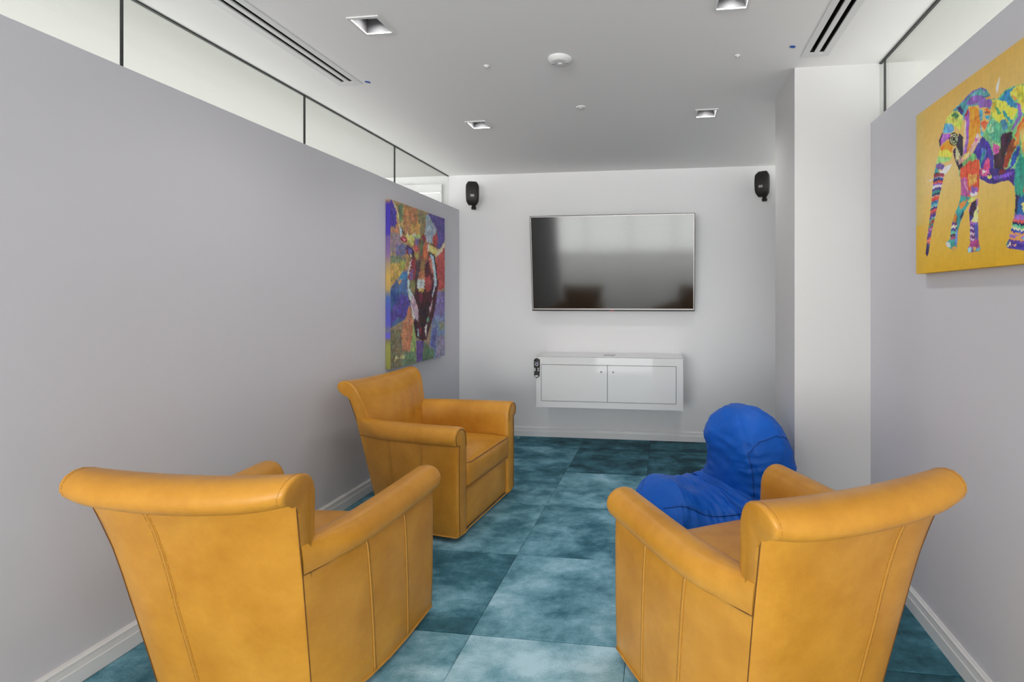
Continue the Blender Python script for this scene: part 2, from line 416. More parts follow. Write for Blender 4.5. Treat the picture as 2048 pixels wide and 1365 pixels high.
# ------------------------------------------------------------------ club chair
YF = 0.37
def Dz(z): return 0.585 + 0.21*(z - 0.03)
EDGE = 0.016   # rounding of the rear corners
def edge(v): return EDGE*max(0.0, (abs(v) - .66)/.34)**2
def wr(z): return 0.245 + 0.055*(z - 0.03)/0.7 + 0.09*max(0.0, z - 0.62)
def sidex(t, z):
    a = 0.37 - 0.03 - wr(z)
    return 0.37 - 0.03*t - a*t**4
ARM = [(-.003,.030),(0,.036),(.002,.10),(.004,.20),(.005,.32),(.005,.42),(.003,.500),(-.001,.517),(.006,.520),(.018,.520),(.030,.529),(.037,.545),(.039,.562),(.035,.580),(.024,.597),(.008,.609),(-.012,.615),(-.034,.615),(-.056,.608),(-.074,.594),(-.087,.573),(-.094,.548),(-.097,.50),(-.098,.40),(-.098,.25),(-.098,.10),(-.098,.030)]
def arm_pt(sg, t, k):
    u, z = ARM[k]
    e = max(0.0, min(1.0, (t - .72)/.28)); e = e*e*(3 - 2*e)
    if u > 0: u *= 1 - .92*e
    x = sidex(t, z) + u
    return Vector((sg*x, YF - t*(Dz(z) - EDGE), z))
def arm_lerp(sg, t, z, out=0.0):
    # point on the outer side panel at height z
    ks = [k for k in range(8)]
    for k in range(7):
        if ARM[k][1] <= z <= ARM[k+1][1]:
            q = (z - ARM[k][1])/(ARM[k+1][1] - ARM[k][1]); u = ARM[k][0]*(1-q) + ARM[k+1][0]*q; break
    else: u = 0
    return Vector((sg*(sidex(t, z) + u + out), YF - t*(Dz(z) - EDGE), z))
def make_arm(sg, parent):
    mb = MB(); n = len(ARM); ts = [0.022, 0.05, .1, .16, .22, .3, .38, .46, .54, .62, .7, .77, .83, .88, .92, .95, .98, 1.0]
    cx = sg*(0.37 - .045)
    rows = [[arm_pt(sg, t, k) for k in range(n)] for t in ts]
    def ring(y, ins):
        r = []
        for k in range(n):
            p = arm_pt(sg, 0, k); c = Vector((cx, p.y, min(max(p.z, .06), .565)))
            d = (p - c); L = d.length; p = c + d*(max(0, L-ins)/L) if L > 1e-6 else p
            r.append(Vector((p.x, y, p.z)))
        return r
    rows = [ring(YF, .011), ring(YF - .004, .003)] + rows
    mb.grid(rows); b = len(mb.v)
    mb.f.append(tuple(range(n)))
    o = mb.build('arm', 'leather', parent); shade_auto(o, 50)
    # welt around the front panel, set in from the edge
    path = []
    for k in range(n):
        p = arm_pt(sg, 0, k); c = Vector((cx, p.y, min(max(p.z, .06), .565))); d = p - c; L = d.length
        path.append(Vector(((c + d*((L-.0135)/L)).x, YF + .0006, (c + d*((L-.0135)/L)).z)))
    outer = [p for p, a in zip(path, ARM) if not (a[0] < -.09 and a[1] < .5)]
    MB().tube(outer, .0020, seg=5).build('front_seam', 'welt_dark', o, True)
    # crease seam under the roll
    MB().tube([arm_pt(sg, t, 7) + Vector((sg*.0015, 0, 0)) for t in ts], .0016, seg=5).build('roll_seam', 'welt_dark', o, True)
    st = MB(); sm = MB()
    for t in (.345, .665):
        zs = [.036 + (.512-.036)*i/24 for i in range(25)]
        sm.tube([arm_lerp(sg, t, z, .0002) for z in zs], .0030, seg=6)
        for dt in (-.011, .011): st.dashes([arm_lerp(sg, t + dt, z, .0007) for z in zs])
    sm.build('panel_seam', 'welt', o, True); st.build('stitching', 'stitch', o)['kind'] = 'stuff'
    return o
BACK = [(-.215,.030),(-.222,.06),(-.250,.20),(-.271,.30),(-.292,.40),(-.313,.50),(-.333,.585),(-.354,.66),(-.371,.705),(-.382,.732),(-.391,.7305),(-.408,.735),(-.424,.747),(-.435,.765),(-.438,.786),(-.431,.806),(-.415,.822),(-.392,.831),(-.366,.832),(-.341,.824),(-.320,.809),(-.304,.788),(-.291,.760),(-.277,.72),(-.262,.67),(-.245,.60),(-.227,.52),(-.210,.44),(-.196,.36),(-.188,.26),(-.185,.030)]
NREAR = 9
def back_pt(v, k):
    y, z = BACK[k]
    x = v*wr(z)
    q = 1 - v*v
    if k <= 18:
        y -= 0.012*q*min(1, z/.4)
        y += edge(v)*(1 if k < 12 else max(0, 1-(k-11)/7))
        z += 0.020*v*v*{7: .2, 8: .55, 9: 1, 10: 1.02, 11: .9, 12: .65, 13: .4, 14: .2, 15: .08}.get(k, 0)
    else:
        y += 0.018*q*(1 if .3 < z < .78 else .5) - 0.010*q*(z > .78)
        if .40 < z < .74:   # soft pull folds in the inside back
            fade = math.sin((z-.40)/.34*math.pi)
            for x0, sl, am in ((-.14, .20, .005), (-.02, .34, .006), (.05, .22, .005), (.15, .30, .004)):
                y -= am*fade*math.exp(-((x - x0 + sl*(z-.55))/.016)**2)
    else_w = max(0.0, min(1.0, (.76 - z)/.12))
    if k > 20: x *= 1 - .028*else_w
    z -= 0.014*q*max(0.0, min(1.0, (z - .70)/.08))
    return Vector((x, y, z))
def make_back(parent, seam_v):
    mb = MB(); n = len(BACK)
    vs = [-.985, -.97, -.94, -.91, -.88] + [-.85 + .034*k for k in range(51)] + [.88, .91, .94, .97, .985]
    cen = []
    for k in range(n):
        y, z = BACK[k]; zz = min(max(z, .06), .778)
        # centre line of the slab at this height
        yr = YF - Dz(min(zz, .735)); yf = -.19 - .115*max(0, (zz-.3))/.45
        c = (yr + yf)/2 if zz < .72 else -.385
        cen.append((c, zz))
    def ring(v, ins):
        r = []
        for k in range(n):
            p = back_pt(v, k); c = Vector((p.x, cen[k][0] + EDGE*.5, cen[k][1])); d = p - c; L = d.length
            r.append(c + d*(max(0, L-ins)/L) if L > 1e-6 else p)
        return r
    rows = [ring(-1, .010), ring(-.996, .004)] + [[back_pt(v, k) for k in range(n)] for v in vs] + [ring(.996, .004), ring(1, .010)]
    mb.grid(rows, cv=True); N = len(mb.v)
    mb.f.append(tuple(range(n))); mb.f.append(tuple(N - n + k for k in range(n)))
    o = mb.build('backrest', 'leather', parent); shade_auto(o, 50)
    MB().tube([back_pt(-.985 + 1.97*i/30, 9) + Vector((0, -.001, 0)) for i in range(31)], .0018, seg=5).build('roll_seam', 'welt_dark', o, True)
    st = MB(); sm = MB()
    zs = range(0, 10)
    def rp(v, out, m=6):
        P = []
        for k in range(9):
            a, b = back_pt(v, k), back_pt(v, k+1)
            for j in range(m): P.append(a.lerp(b, j/m) + Vector((0, -out, 0)))
        return P
    sm.tube(rp(seam_v, .0), .0028, seg=6)
    for dv in (-.026, .026): st.dashes(rp(seam_v + dv, .0008))
    # end-panel seams of the rolled top
    for v in (-.955, .955):
        st.dashes([back_pt(v, k) + Vector((0, -.0006 if k < 18 else .0006, .0006)) for k in range(10, 24)])
    sm.build('panel_seam', 'welt', o, True); st.build('stitching', 'stitch', o)['kind'] = 'stuff'
    # corner seams between back and arms
    for sg in (-1, 1):
        MB().tube([Vector((sg*wr(BACK[k][1])*.995, BACK[k][0] + EDGE - .001, BACK[k][1] + (.02 if k == 9 else .012 if k == 8 else 0))) for k in range(10)], .0015, seg=5).build('corner_seam', 'welt_dark', o, True)
    return o
def make_chair(label, loc, face, seam_v, group):
    t = empty('leather_armchair', (loc[0], loc[1], 0), R(face - 90), label, 'armchair', group)
    for sg in (-1, 1): make_arm(sg, t)
    make_back(t, seam_v)
    # seat cushion
    def crown(x, y, z):
        q = max(0, 1-(x/.27)**2)*max(0, 1-(y/.285)**2)
        return (x*(1 + .012*max(0, 1-(z/.07)**2)), y + (.012*(1-(x/.27)**2)*max(0, 1-(z/.07)**2) if y > .2 else 0), z + (.034*q**.6 if z > 0 else 0))
    cu = MB().rbox((0, .088, .336), (.272, .290, .070), .022, 12, crown).weld().build('seat_cushion', 'leather', t, True)
    def loop(z, hx, y0, y1, r, n=6):
        P = []
        for cx, cy, a0 in ((hx-r, y1-r, 0), (-hx+r, y1-r, 90), (-hx+r, y0+r, 180), (hx-r, y0+r, 270)):
            for i in range(n+1):
                a = R(a0 + 90*i/n); P.append((cx + r*math.cos(a), cy + r*math.sin(a), z))
        return P
    MB().tube(loop(.399, .268, -.19, .376, .03), .0040, True).build('cushion_welt', 'welt_cushion', cu, True)
    MB().tube(loop(.272, .268, -.19, .376, .03), .0040, True).build('cushion_welt', 'welt_cushion', cu, True)
    def puff(x, y, z): return (x, y + (.010*(1-(x/.272)**2)*(1-(z/.113)**2) if y > 0 else 0), z)
    MB().rbox((0, .27, .148), (.273, .088, .114), .014, 8, puff).weld().build('front_rail', 'leather', t, True)
    # welt along the hem
    P = [arm_pt(1, tt, 1) + Vector((.001, 0, -.004)) for tt in (.02, .1, .25, .4, .55, .7, .8, .9, .96, 1.0)]
    Lf = [Vector((-p.x, p.y, p.z)) for p in P]
    hem = [Vector((.30, YF+.001, .031))] + P + [back_pt(v, 0) + Vector((0, -.002, 0)) for v in (.6, .2, -.2, -.6)] + Lf[::-1] + [Vector((-.30, YF+.001, .031)), Vector((-.25, YF-.008, .031)), Vector((.25, YF-.008, .031))]
    MB().tube(hem, .0045, True).build('hem_welt', 'welt', t, True)
    b = MB(); b.box(-.22, .22, -.17, .30, .012, .05); b.cyl((0, .05), .20, .20, 0, .014, 28)
    b.build('swivel_base', 'under', t)
    return t
G = 'tan leather club armchairs'
make_chair('tan leather armchair by the left wall, its back turned to the camera', (-1.3185, 1.590), 92.5, -.36, G)
make_chair('tan leather armchair by the right wall, hiding part of the blue bean bag', (0.3157, 1.673), 118.5, .46, G)
make_chair('tan leather armchair under the longhorn painting, showing its seat cushion and front', (-1.4258, 2.940), -5.8, .3, G)

# ------------------------------------------------------------------ bean bag
def bean_bag(loc, face):
    root = empty('bean_bag_chair', (loc[0], loc[1], 0), R(face - 90), 'blue vinyl bean bag chair with tall rounded back, slumped against the white pier', 'bean bag')
    # spine in (y, z) with half thickness r and half width w
    K = [(.36,.250,.135,.21),(.28,.220,.185,.26),(.16,.187,.172,.30),(.04,.176,.168,.31),(-.08,.188,.168,.31),(-.205,.285,.165,.30),(-.225,.47,.160,.27),(-.195,.615,.152,.245),(-.155,.735,.118,.19)]
    n = 90; m = 72
    def cr(i, q):
        p0, p1, p2, p3 = [K[min(max(i+d, 0), len(K)-1)] for d in (-1, 0, 1, 2)]
        return [0.5*((2*b) + (-a+c)*q + (2*a-5*b+4*c-d)*q*q + (-a+3*b-3*c+d)*q**3) for a, b, c, d in zip(p0, p1, p2, p3)]
    S = []
    for i in range(n+1):
        x = i/n*(len(K)-1); k = min(len(K)-2, int(x)); S.append(cr(k, x-k))
    rows = []
    lim = []
    for i in range(n+1):
        y, z, r, w_ = S[i]; a = S[max(0, i-1)]; b = S[min(n, i+1)]
        ty, tz = b[0]-a[0], b[1]-a[1]; L = math.hypot(ty, tz); ty /= L; tz /= L
        ny, nz = -tz, ty           # up/forward side of the body
        if ny < 0 and nz < 0: ny, nz = -ny, -nz
        ny, nz = tz, -ty           # inner (seat) side
        s = i/n; e0 = min(1, s/.10); e1 = min(1, (1-s)/.13)
        f = math.sqrt(max(0, 1-(1-e0)**2))*math.sqrt(max(0, 1-(1-e1)**2))
        row = []
        for j in range(m):
            ph = 6.28318*j/m; c, d = math.cos(ph), math.sin(ph); ex = 2/2.7
            cw = math.copysign(abs(c)**ex, c)*w_*f; dr = math.copysign(abs(d)**ex, d)*r*f
            p = Vector((cw, y + ny*dr, z + nz*dr))
            row.append((p, s, ph))
        rows.append(row)
    P = []
    for i, row in enumerate(rows):
        o = []
        for p, s, ph in row:
            q = p.copy()
            nn = noise.noise(q*5.0)*.022 + noise.noise(Vector((q.x*9+3, s*46, ph*2.2)))*.011 + noise.noise(Vector((q.x*22, s*20, ph*7)))*.004
            # gathers along the seams and folds at the bend of seat and back
            sd = abs(abs(math.cos(ph)) - .80); g = math.exp(-(sd/.13)**2)
            nn += g*math.sin(s*150 + 3*noise.noise(Vector((s*9, ph, 0))))*.0045
            bend = math.exp(-((s-.47)/.10)**2)*max(0, -math.sin(ph) if False else 1)
            nn += bend*math.sin(s*105 + q.x*16 + 2*noise.noise(q*6))*.009
            if abs(sd) < .035: nn -= .006
            cen = Vector((0, S[i][0], S[i][1])); d = (q - cen)
            if d.length > 1e-6: q = q + d.normalized()*nn
            q.z = max(q.z, .004 + .012*max(0, -.0))
            o.append(q)
        P.append(o)
    mb = MB(); mb.grid(P, cv=True); N = len(mb.v); mb.f.append(tuple(range(m))); mb.f.append(tuple(N-m+k for k in range(m)))
    body = mb.build('body', 'vinyl', root, True)
    top = int(n*.86)
    def off(i, j): return P[i][j] + (P[i][j] - Vector((0, S[i][0], S[i][1]))).normalized()*.002
    for ja, jb in ((m*143//360, m*217//360), (m*323//360, m*397//360)):   # one piped side panel on each side
        path = [off(i, ja) for i in range(3, top)] + [off(min(n-3, top + int(4*math.sin(math.pi*(q-ja)/(jb-ja)))), q % m) for q in range(ja, jb+1)] + [off(i, jb % m) for i in range(top-1, 2, -1)]
        MB().tube(path, .0022, seg=5).build('seam', 'bean_seam', body, True)
    return root
bean_bag((0.215, 2.62), 205)

# ------------------------------------------------------------------ television
tvw, tvh = 1.48, 0.866; tilt = math.atan2(.091, .862)
tv = empty('television', (-0.492, 4.452, 1.62), 0, 'large flat television with thin silver frame on the back wall', 'television')
tv.rotation_euler = (tilt, 0, 0)      # top leans into the room
hw, hh = tvw/2, tvh/2
MB().rbox((0, .022, 0), (hw, .022, hh), .004, 4).weld().build('case', 'black_plastic', tv)
fr = MB()
fr.box(-hw+.008, hw-.008, -.003, .004, hh-.013, hh-.007); fr.box(-hw+.008, hw-.008, -.003, .004, -hh+.014, -hh+.0245)
fr.box(-hw+.008, -hw+.0135, -.003, .004, -hh+.0246, hh-.0132); fr.box(hw-.0135, hw-.008, -.003, .004, -hh+.0246, hh-.0132)
fr.build('bezel', 'tv_silver', tv)
MB().box(-hw+.0137, hw-.0137, -.0015, .0015, -hh+.0247, hh-.0133).build('screen', 'screen', tv)
MB().box(-.022, .022, -.0045, -.002, -hh+.001, -hh+.010).build('maker_mark', 'red', tv)
br = MB(); br.box(-.25, .25, .045, .075, -.2, .2); br.box(-.06, .06, .075, .145, -.06, .06)
br.build('wall_bracket', 'black_plastic', tv)

# ------------------------------------------------------------------ wall-hung media cabinet
cb = empty('media_cabinet', (-0.4925, 4.225, 0.366), 0, 'glossy white wall-hung media cabinet with two doors under the television', 'cabinet')
W2, DP, HH = 0.6295, 0.398, 0.434
bd = MB(); t_ = .018
bd.box(-W2, W2, .004, DP, 0, .030); bd.box(-W2, W2, .004, DP, HH-.03, HH); bd.box(-W2, -W2+.03, .004, DP, .03, HH-.03); bd.box(W2-.03, W2, .004, DP, .03, HH-.03); bd.box(-W2+.03, W2-.03, DP-.012, DP, .03, HH-.03)
bd.build('body', 'gloss_white', cb)
ff = MB(); ff.box(-W2, W2, 0, .018, 0, .052); ff.box(-W2, W2, 0, .018, HH-.064, HH); ff.box(-W2, -W2+.044, 0, .018, .052, HH-.064); ff.box(W2-.056, W2, 0, .018, .052, HH-.064)
ff.build('face_frame', 'gloss_white', cb)
MB().box(-W2+.03, W2-.03, .021, .03, .03, HH-.03).build('carcass_shadow', 'gap', cb)
dl = MB().box(-W2+.0478, -.0092, .0015, .0195, .0558, HH-.0678).build('door', 'gloss_white', cb)
dr = MB().box(-.0050, W2-.0598, .0015, .0195, .0558, HH-.0678).build('door', 'gloss_white', cb)
for d, x in ((dl, -.061), (dr, .042)):
    MB().cyl((x, .313), .0085, .0075, .0015, -.004, 16, 'y').build('lock', 'chrome', d, True)
MB().box(-.06, .04, .16, .20, HH, HH+.004).build('cable_plate', 'plastic_grey', cb)

# remote control fixed to the cabinet's left edge
rm = empty('remote_control', (-1.1135, 4.2115, 0.618), 0, 'black remote control stuck on the left edge of the white cabinet', 'remote control')
pr = []
for i in range(17):
    q = i/16; z = q*.172; wv = .0265*math.sqrt(max(0, 1-(max(0, abs(q-.5)-.36)/.14)**2*.999))*(0.86 + .14*q)
    pr.append((z, wv))
rows = []
for z, wv in pr: rows.append([(wv*a, .0135 - .0125*b - (.0125 if False else 0), z) for a, b in ((-1, 0), (-1, .7), (-.75, 1), (0, 1.1), (.75, 1), (1, .7), (1, 0))])
mb = MB().grid(rows, cv=True); N = len(mb.v); mb.f += [tuple(range(7)), tuple(N-7+k for k in range(7))]
mb.build('body', 'black_plastic', rm)
def btn(x0, x1, z0, z1, m_): MB().box(x0, x1, -.0022, .003, z0, z1).build('button', m_, rm)
rg = MB(); rg.tube([(.012*math.cos(6.283*k/24), -.001, .118 + .012*math.sin(6.283*k/24)) for k in range(24)], .0028, True); rg.build('ring_button', 'btn_light', rm, True)
MB().cyl((0, .118), .008, .008, -.0018, .003, 18, 'y').build('button', 'btn_blue', rm)
btn(-.005, .005, .138, .146, 'btn_blue'); btn(-.017, -.010, .135, .139, 'btn_light'); btn(.010, .017, .135, .139, 'btn_light')
btn(-.020, -.0105, .060, .087, 'btn_light'); btn(.009, .0195, .077, .087, 'btn_light'); btn(.009, .0195, .060, .071, 'btn_light'); btn(-.005, .004, .078, .084, 'btn_dark'); btn(-.005, .004, .063, .069, 'btn_dark')
for r_ in range(4):
    for x in (-.013, 0, .013): btn(x-.004, x+.004, .030 + r_*.0072, .035 + r_*.0072, 'btn_dark')
btn(-.0125, .0125, .010, .024, 'btn_light')

# ------------------------------------------------------------------ wall speakers
def speaker(name_label, x, y, z, rz, fit):
    o = empty('wall_speaker', (x, y, z), rz, name_label, 'speaker', 'black wall speakers')
    h = .108; wv = .060; dp = .075
    rows = []
    for i in range(15):
        q = -1 + 2*i/14; zz = h*q; s = (1 - abs(q)**7)**.5*.999 if abs(q) < 1 else 0.0
        s = max(s, .66)*(1 - .06*max(0, -q)); fwd = .016*(1-q*q)
        r = []
        for j in range(24):
            a = 6.28318*j/24; c, d = math.cos(a), math.sin(a); e = .55
            px = math.copysign(abs(c)**e, c)*wv*s*(1 - .18*max(0, d)); py = math.copysign(abs(d)**e, d)*dp*.5*s
            if d < 0: py -= fwd
            r.append((px, py, zz))
        rows.append(r)
    mb = MB().grid(rows, cv=True); N = len(mb.v); mb.f += [tuple(range(24)), tuple(N-24+k for k in range(24))]
    bdy = mb.build('cabinet_shell', 'speaker_black', o, True)
    rows = []
    for i in range(13):
        q = -.84 + 1.68*i/12; zz = h*q; s = max(.66, (1-abs(q)**7)**.5)*(1 - .06*max(0, -q)); fwd = .016*(1-q*q)
        rows.append([(wv*.93*s*(-1 + 2*j/10), -dp*.5*s*(1-.16*abs(-1+2*j/10)**4) - fwd - .0035, zz) for j in range(11)])
    P2 = [[(p[0], p[1]+.004, p[2]) for p in r] for r in rows]
    g = MB().grid(rows); g.grid(P2); g.build('grille', 'grille', o, True)
    bz = -.028; yb = -dp*.5 - .016 - .005
    bg = MB(); bg.box(-.016, .016, yb, yb+.006, bz-.0095, bz-.0055); bg.box(-.016, .016, yb, yb+.006, bz+.0055, bz+.0095); bg.box(-.016, -.011, yb, yb+.006, bz-.0055, bz+.0055); bg.box(.011, .016, yb, yb+.006, bz-.0055, bz+.0055); bg.box(-.005, .006, yb, yb+.006, bz-.003, bz+.002)
    bg.build('badge', 'badge', o)
    bk = MB()
    bk.cyl((.012, .012), .020, .016, -h-.020, -h+.004, 14); bk.cyl((.012, .012), .022, .024, -h-.038, -h-.020, 14)
    bk.build('swivel_mount', 'speaker_black', o, True)
    arm = MB().tube([(0, .02, -.02), (fit[0]*.5, .0+fit[1]*.5, -.02), (fit[0], fit[1], -.02)], .012); arm.build('mount_arm', 'speaker_black', o, True)
    return o
def fit_for(rz, yy):  # wall direction (+Y) in the speaker's own frame
    d = YB - yy - .012; return (math.sin(rz)*d, math.cos(rz)*d)
speaker('black wall speaker near the left corner of the back wall', -1.795, 4.47, 2.283, R(20), fit_for(R(20), 4.48))
speaker('black wall speaker near the white pier, right of the television', 0.826, 4.47, 2.296, R(-28), fit_for(R(-28), 4.48))

# ------------------------------------------------------------------ ceiling fittings
def downlight(x, y, label):
    o = empty('downlight', (x, y, ZC), 0, label, 'downlight', 'square recessed ceiling downlights')
    a, b = .0715, .0585
    tr = MB(); tr.box(-a, a, -a, -b, -.005, .001); tr.box(-a, a, b, a, -.005, .001); tr.box(-a, -b, -b, b, -.005, .001); tr.box(b, a, -b, b, -.005, .001)
    tr.build('trim_ring', 'white_metal', o)
    c, zt = .042, .052
    bf = MB().add([(-b,-b,0),(b,-b,0),(b,b,0),(-b,b,0),(-c,-c,zt),(c,-c,zt),(c,c,zt),(-c,c,zt)], [(0,1,5,4),(1,2,6,5),(2,3,7,6),(3,0,4,7)])
    bf.build('reflector', 'reflector', o)
    ls = MB(); ls.box(-c, c, -c, c, zt, zt+.004)
    for k in range(5): ls.box(-c, c, -c+.008+k*.0165, -c+.0095+k*.0165, zt-.002, zt)
    ls.build('lens', 'lens', o)
    d = bpy.data.lights.new('downlight_fill', 'SPOT'); d.energy = 10; d.spot_size = R(150); d.spot_blend = 1.0; d.shadow_soft_size = 0.03; d.color = (1.0, 0.985, 0.96)  # added fill spot; the fixture itself is switched off
    q = bpy.data.objects.new('downlight_fill', d); C.objects.link(q); q.parent = o; q.location = (0, 0, zt-.012)
    return o
lab = ['square recessed downlight near the left ceiling slot', 'square recessed downlight above the left wall speaker, far left', 'square recessed downlight far right, towards the right wall speaker', 'square recessed downlight cut by the top edge, left of the right ceiling slot']
for (x, y), l in zip(LIGHTS[:4], lab): downlight(x, y, l)

for (a, b, c, d, slots), l in zip(DIFF, ('black twin-slot linear air diffuser along the left side of the ceiling', 'black twin-slot linear air diffuser along the right side of the ceiling')):
    o = empty('slot_diffuser', ((a+b)/2, d, ZC), 0, l, 'air diffuser', 'linear ceiling diffusers'); cx = (a+b)/2
    f = MB(); edges = [a] + [e for s in slots for e in s] + [b]
    for k in range(0, len(edges), 2): f.box(edges[k]-cx, edges[k+1]-cx, c-d, 0, -.003, .004)
    for s in slots: f.box(s[0]-cx, s[1]-cx, -.033, 0, -.003, .004)
    f.build('frame', 'white_metal', o)
    MB().box(a-cx+.010, b-cx-.010, c-d+.01, -.01, .075, .08).build('plenum', 'dark_slot', o)
    for s in slots:
        s0, s1 = s[0]-cx, s[1]-cx
        w_ = MB(); w_.box(s0-.001, s0, c-d, -.033, .004, .075); w_.box(s1, s1+.001, c-d, -.033, .004, .075); w_.box(s0, s1, -.033, -.032, .004, .075)
        w_.build('slot_liner', 'dark_slot', o)
        v = MB(); m_ = (s0+s1)/2
        v.add([(m_-.004, c-d, .010), (m_-.003, c-d, .010), (m_+.004, c-d, .03), (m_+.003, c-d, .03), (m_-.004, -.033, .010), (m_-.003, -.033, .010), (m_+.004, -.033, .03), (m_+.003, -.033, .03)], [(0,1,2,3),(4,5,6,7),(0,4,5,1),(1,5,6,2),(2,6,7,3),(3,7,4,0)])
        v.build('vane', 'vane', o)
# smoke detector
sd = empty('smoke_detector', (-0.525, 2.437, ZC), 0, 'round white smoke detector in the middle of the ceiling', 'smoke detector')
m1 = MB(); prof = [(.060, 0), (.060, -.006), (.058, -.010), (.050, -.016), (.046, -.0215), (.038, -.0225), (.0, -.0225)]
m1.grid([[(max(r, .0005)*math.cos(6.28318*k/40), max(r, .0005)*math.sin(6.28318*k/40), z) for k in range(40)] for r, z in prof], cv=True); m1.build('housing', 'plastic_white', sd, True)
for x in (-.033, .033): MB().rbox((x, -.004, -.0225), (.010, .006, .003), .0025, 4).weld().build('vent', 'plastic_grey', sd, True)
MB().cyl((0, .004), .012, .010, -.022, -.026, 20).build('test_button', 'plastic_white', sd, True)
def cap(name, x, y, r, label, cat):
    o = empty(name, (x, y, ZC), 0, label, cat, 'small round ceiling caps')
    m1 = MB(); pf = [(r, 0), (r, -.003), (r*.85, -.0055), (.0003, -.006)]
    m1.grid([[(q*math.cos(6.28318*k/24), q*math.sin(6.28318*k/24), z) for k in range(24)] for q, z in pf], cv=True); m1.build('cap', 'plastic_white', o, True)
    MB().cyl((0, 0), r*.35, r*.3, -.0055, -.009, 14).build('centre_button', 'plastic_white', o, True)
cap('sprinkler_cap', -0.914, 2.464, .0145, 'tiny white ceiling cap left of the smoke detector', 'ceiling cap')
cap('sprinkler_cap', -0.528, 3.068, .030, 'white round sprinkler cover plate behind the smoke detector', 'sprinkler cover')
cap('sprinkler_cap', 0.344, 2.510, .013, 'tiny white ceiling cap left of the right ceiling slot', 'ceiling cap')
def tape(x, y, rz, label):
    mb = MB(); s = [(-.014,-.008),(.002,-.011),(.015,-.004),(.013,.009),(-.004,.010),(-.012,.004)]
    v = [(a, b, -.0001) for a, b in s] + [(a, b, -.0012 - .0015*(k % 2)) for k, (a, b) in enumerate(s)]
    n = len(s); f = [tuple(range(n)), tuple(n+k for k in range(n))] + [(k, (k+1) % n, n+(k+1) % n, n+k) for k in range(n)]
    o = mb.add(v, f).build('tape_scrap', 'tape', None); o.location = (x, y, ZC); o.rotation_euler = (0, 0, rz)
    tag(o, label, 'tape', 'scraps of blue tape on the ceiling')
tape(-1.630, 2.564, .5, 'scrap of blue tape on the ceiling at the end of the left slot'); tape(0.590, 2.453, .2, 'scrap of blue tape on the ceiling left of the right slot')

# ledge with a glowing white strip on the end wall of the room behind the left glass
ld = MB().box(-2.75, -2.155, YB-.03, YB, 2.10, 2.41).build('wall_ledge', 'wall'); tag(ld, kind='structure')
sl = empty('bright_strip', (-2.45, YB-.03, 2.325), 0, 'thin white glowing strip seen through the left glass near the back corner', 'strip light')
MB().box(-.29, .29, -.012, 0, -.004, .004).build('housing', 'white_metal', sl); MB().box(-.288, .288, -.016, -.012, -.0035, .0035).build('strip_face', 'strip', sl)

# ------------------------------------------------------------------ canvases
def inside(px, py, poly):
    r = np.zeros(px.shape, bool); n = len(poly)
    for i in range(n):
        x0, y0 = poly[i]; x1, y1 = poly[(i+1) % n]
        if y0 == y1: continue
        c = ((y0 > py) != (y1 > py)) & (px < (x1-x0)*(py-y0)/(y1-y0) + x0)
        r ^= c
    return r
def vnoise(x, y, seed):
    xi = np.floor(x).astype(np.int64); yi = np.floor(y).astype(np.int64); fx = x-xi; fy = y-yi; fx = fx*fx*(3-2*fx); fy = fy*fy*(3-2*fy)
    def h(a, b):
        n = (a*374761393 + b*668265263 + seed*69069) & 0x7fffffff; n = ((n ^ (n >> 13))*1274126177) & 0x7fffffff
        return (n ^ (n >> 16)) % 10007/10007.0
    return (h(xi, yi)*(1-fx) + h(xi+1, yi)*fx)*(1-fy) + (h(xi, yi+1)*(1-fx) + h(xi+1, yi+1)*fx)*fy
def slin(a):
    a = np.clip(a/255.0, 0, 1); return np.where(a <= .04045, a/12.92, ((a+.055)/1.055)**2.4)
def paint(polys, bg, wmm, hmm, n_u, n_v, wob, gain, soft, mute, crisp=0):
    u, v = np.meshgrid(np.linspace(0, wmm, n_u), np.linspace(0, hmm, n_v), indexing='ij')
    br = vnoise(u/3.2, v/48, 21)-.5; br2 = vnoise(u/40, v/3.5, 22)-.5
    px = u + wob*1.6*br2 + wob*(vnoise(u/14, v/14, 1)-.5) + wob*.6*(vnoise(u/5, v/5, 2)-.5); py = v + wob*2.6*br + wob*(vnoise(u/14, v/14, 3)-.5) + wob*.6*(vnoise(u/5, v/5, 4)-.5)
    col = bg(u, v)
    mask = np.zeros(u.shape, bool)
    sx = u + 2.2*(vnoise(u/9, v/9, 31)-.5); sy = v + 2.2*(vnoise(u/9, v/9, 32)-.5)
    for c, p in polys:                       # clean outlines first
        k = inside(sx, sy, p); col[k] = c; mask |= k
    for c, p in polys[:len(polys)-crisp]:    # then bristly brushwork inside them
        k = inside(px, py, p) & mask; col[k] = c
    for c, p in polys[len(polys)-crisp:]:
        k = inside(u, v, p); col[k] = c
    # brush marks
    st = (vnoise(u/4, v/22, 5)-.5)*.30 + (vnoise(u/18, v/7, 6)-.5)*.22 + (vnoise(u/40, v/40, 8)-.5)*.2
    amp = np.where(mask, 1.0, soft)[..., None]
    hue = np.stack([vnoise(u/16, v/26, 11+k)-.5 for k in range(3)], -1)*22
    g_ = col.mean(-1, keepdims=True); col = col*mute + g_*(1-mute)
    col = np.clip(col*(1 + st[..., None]*amp) + hue*amp, 0, 255)
    return np.clip(slin(col)*gain, 0, .95)
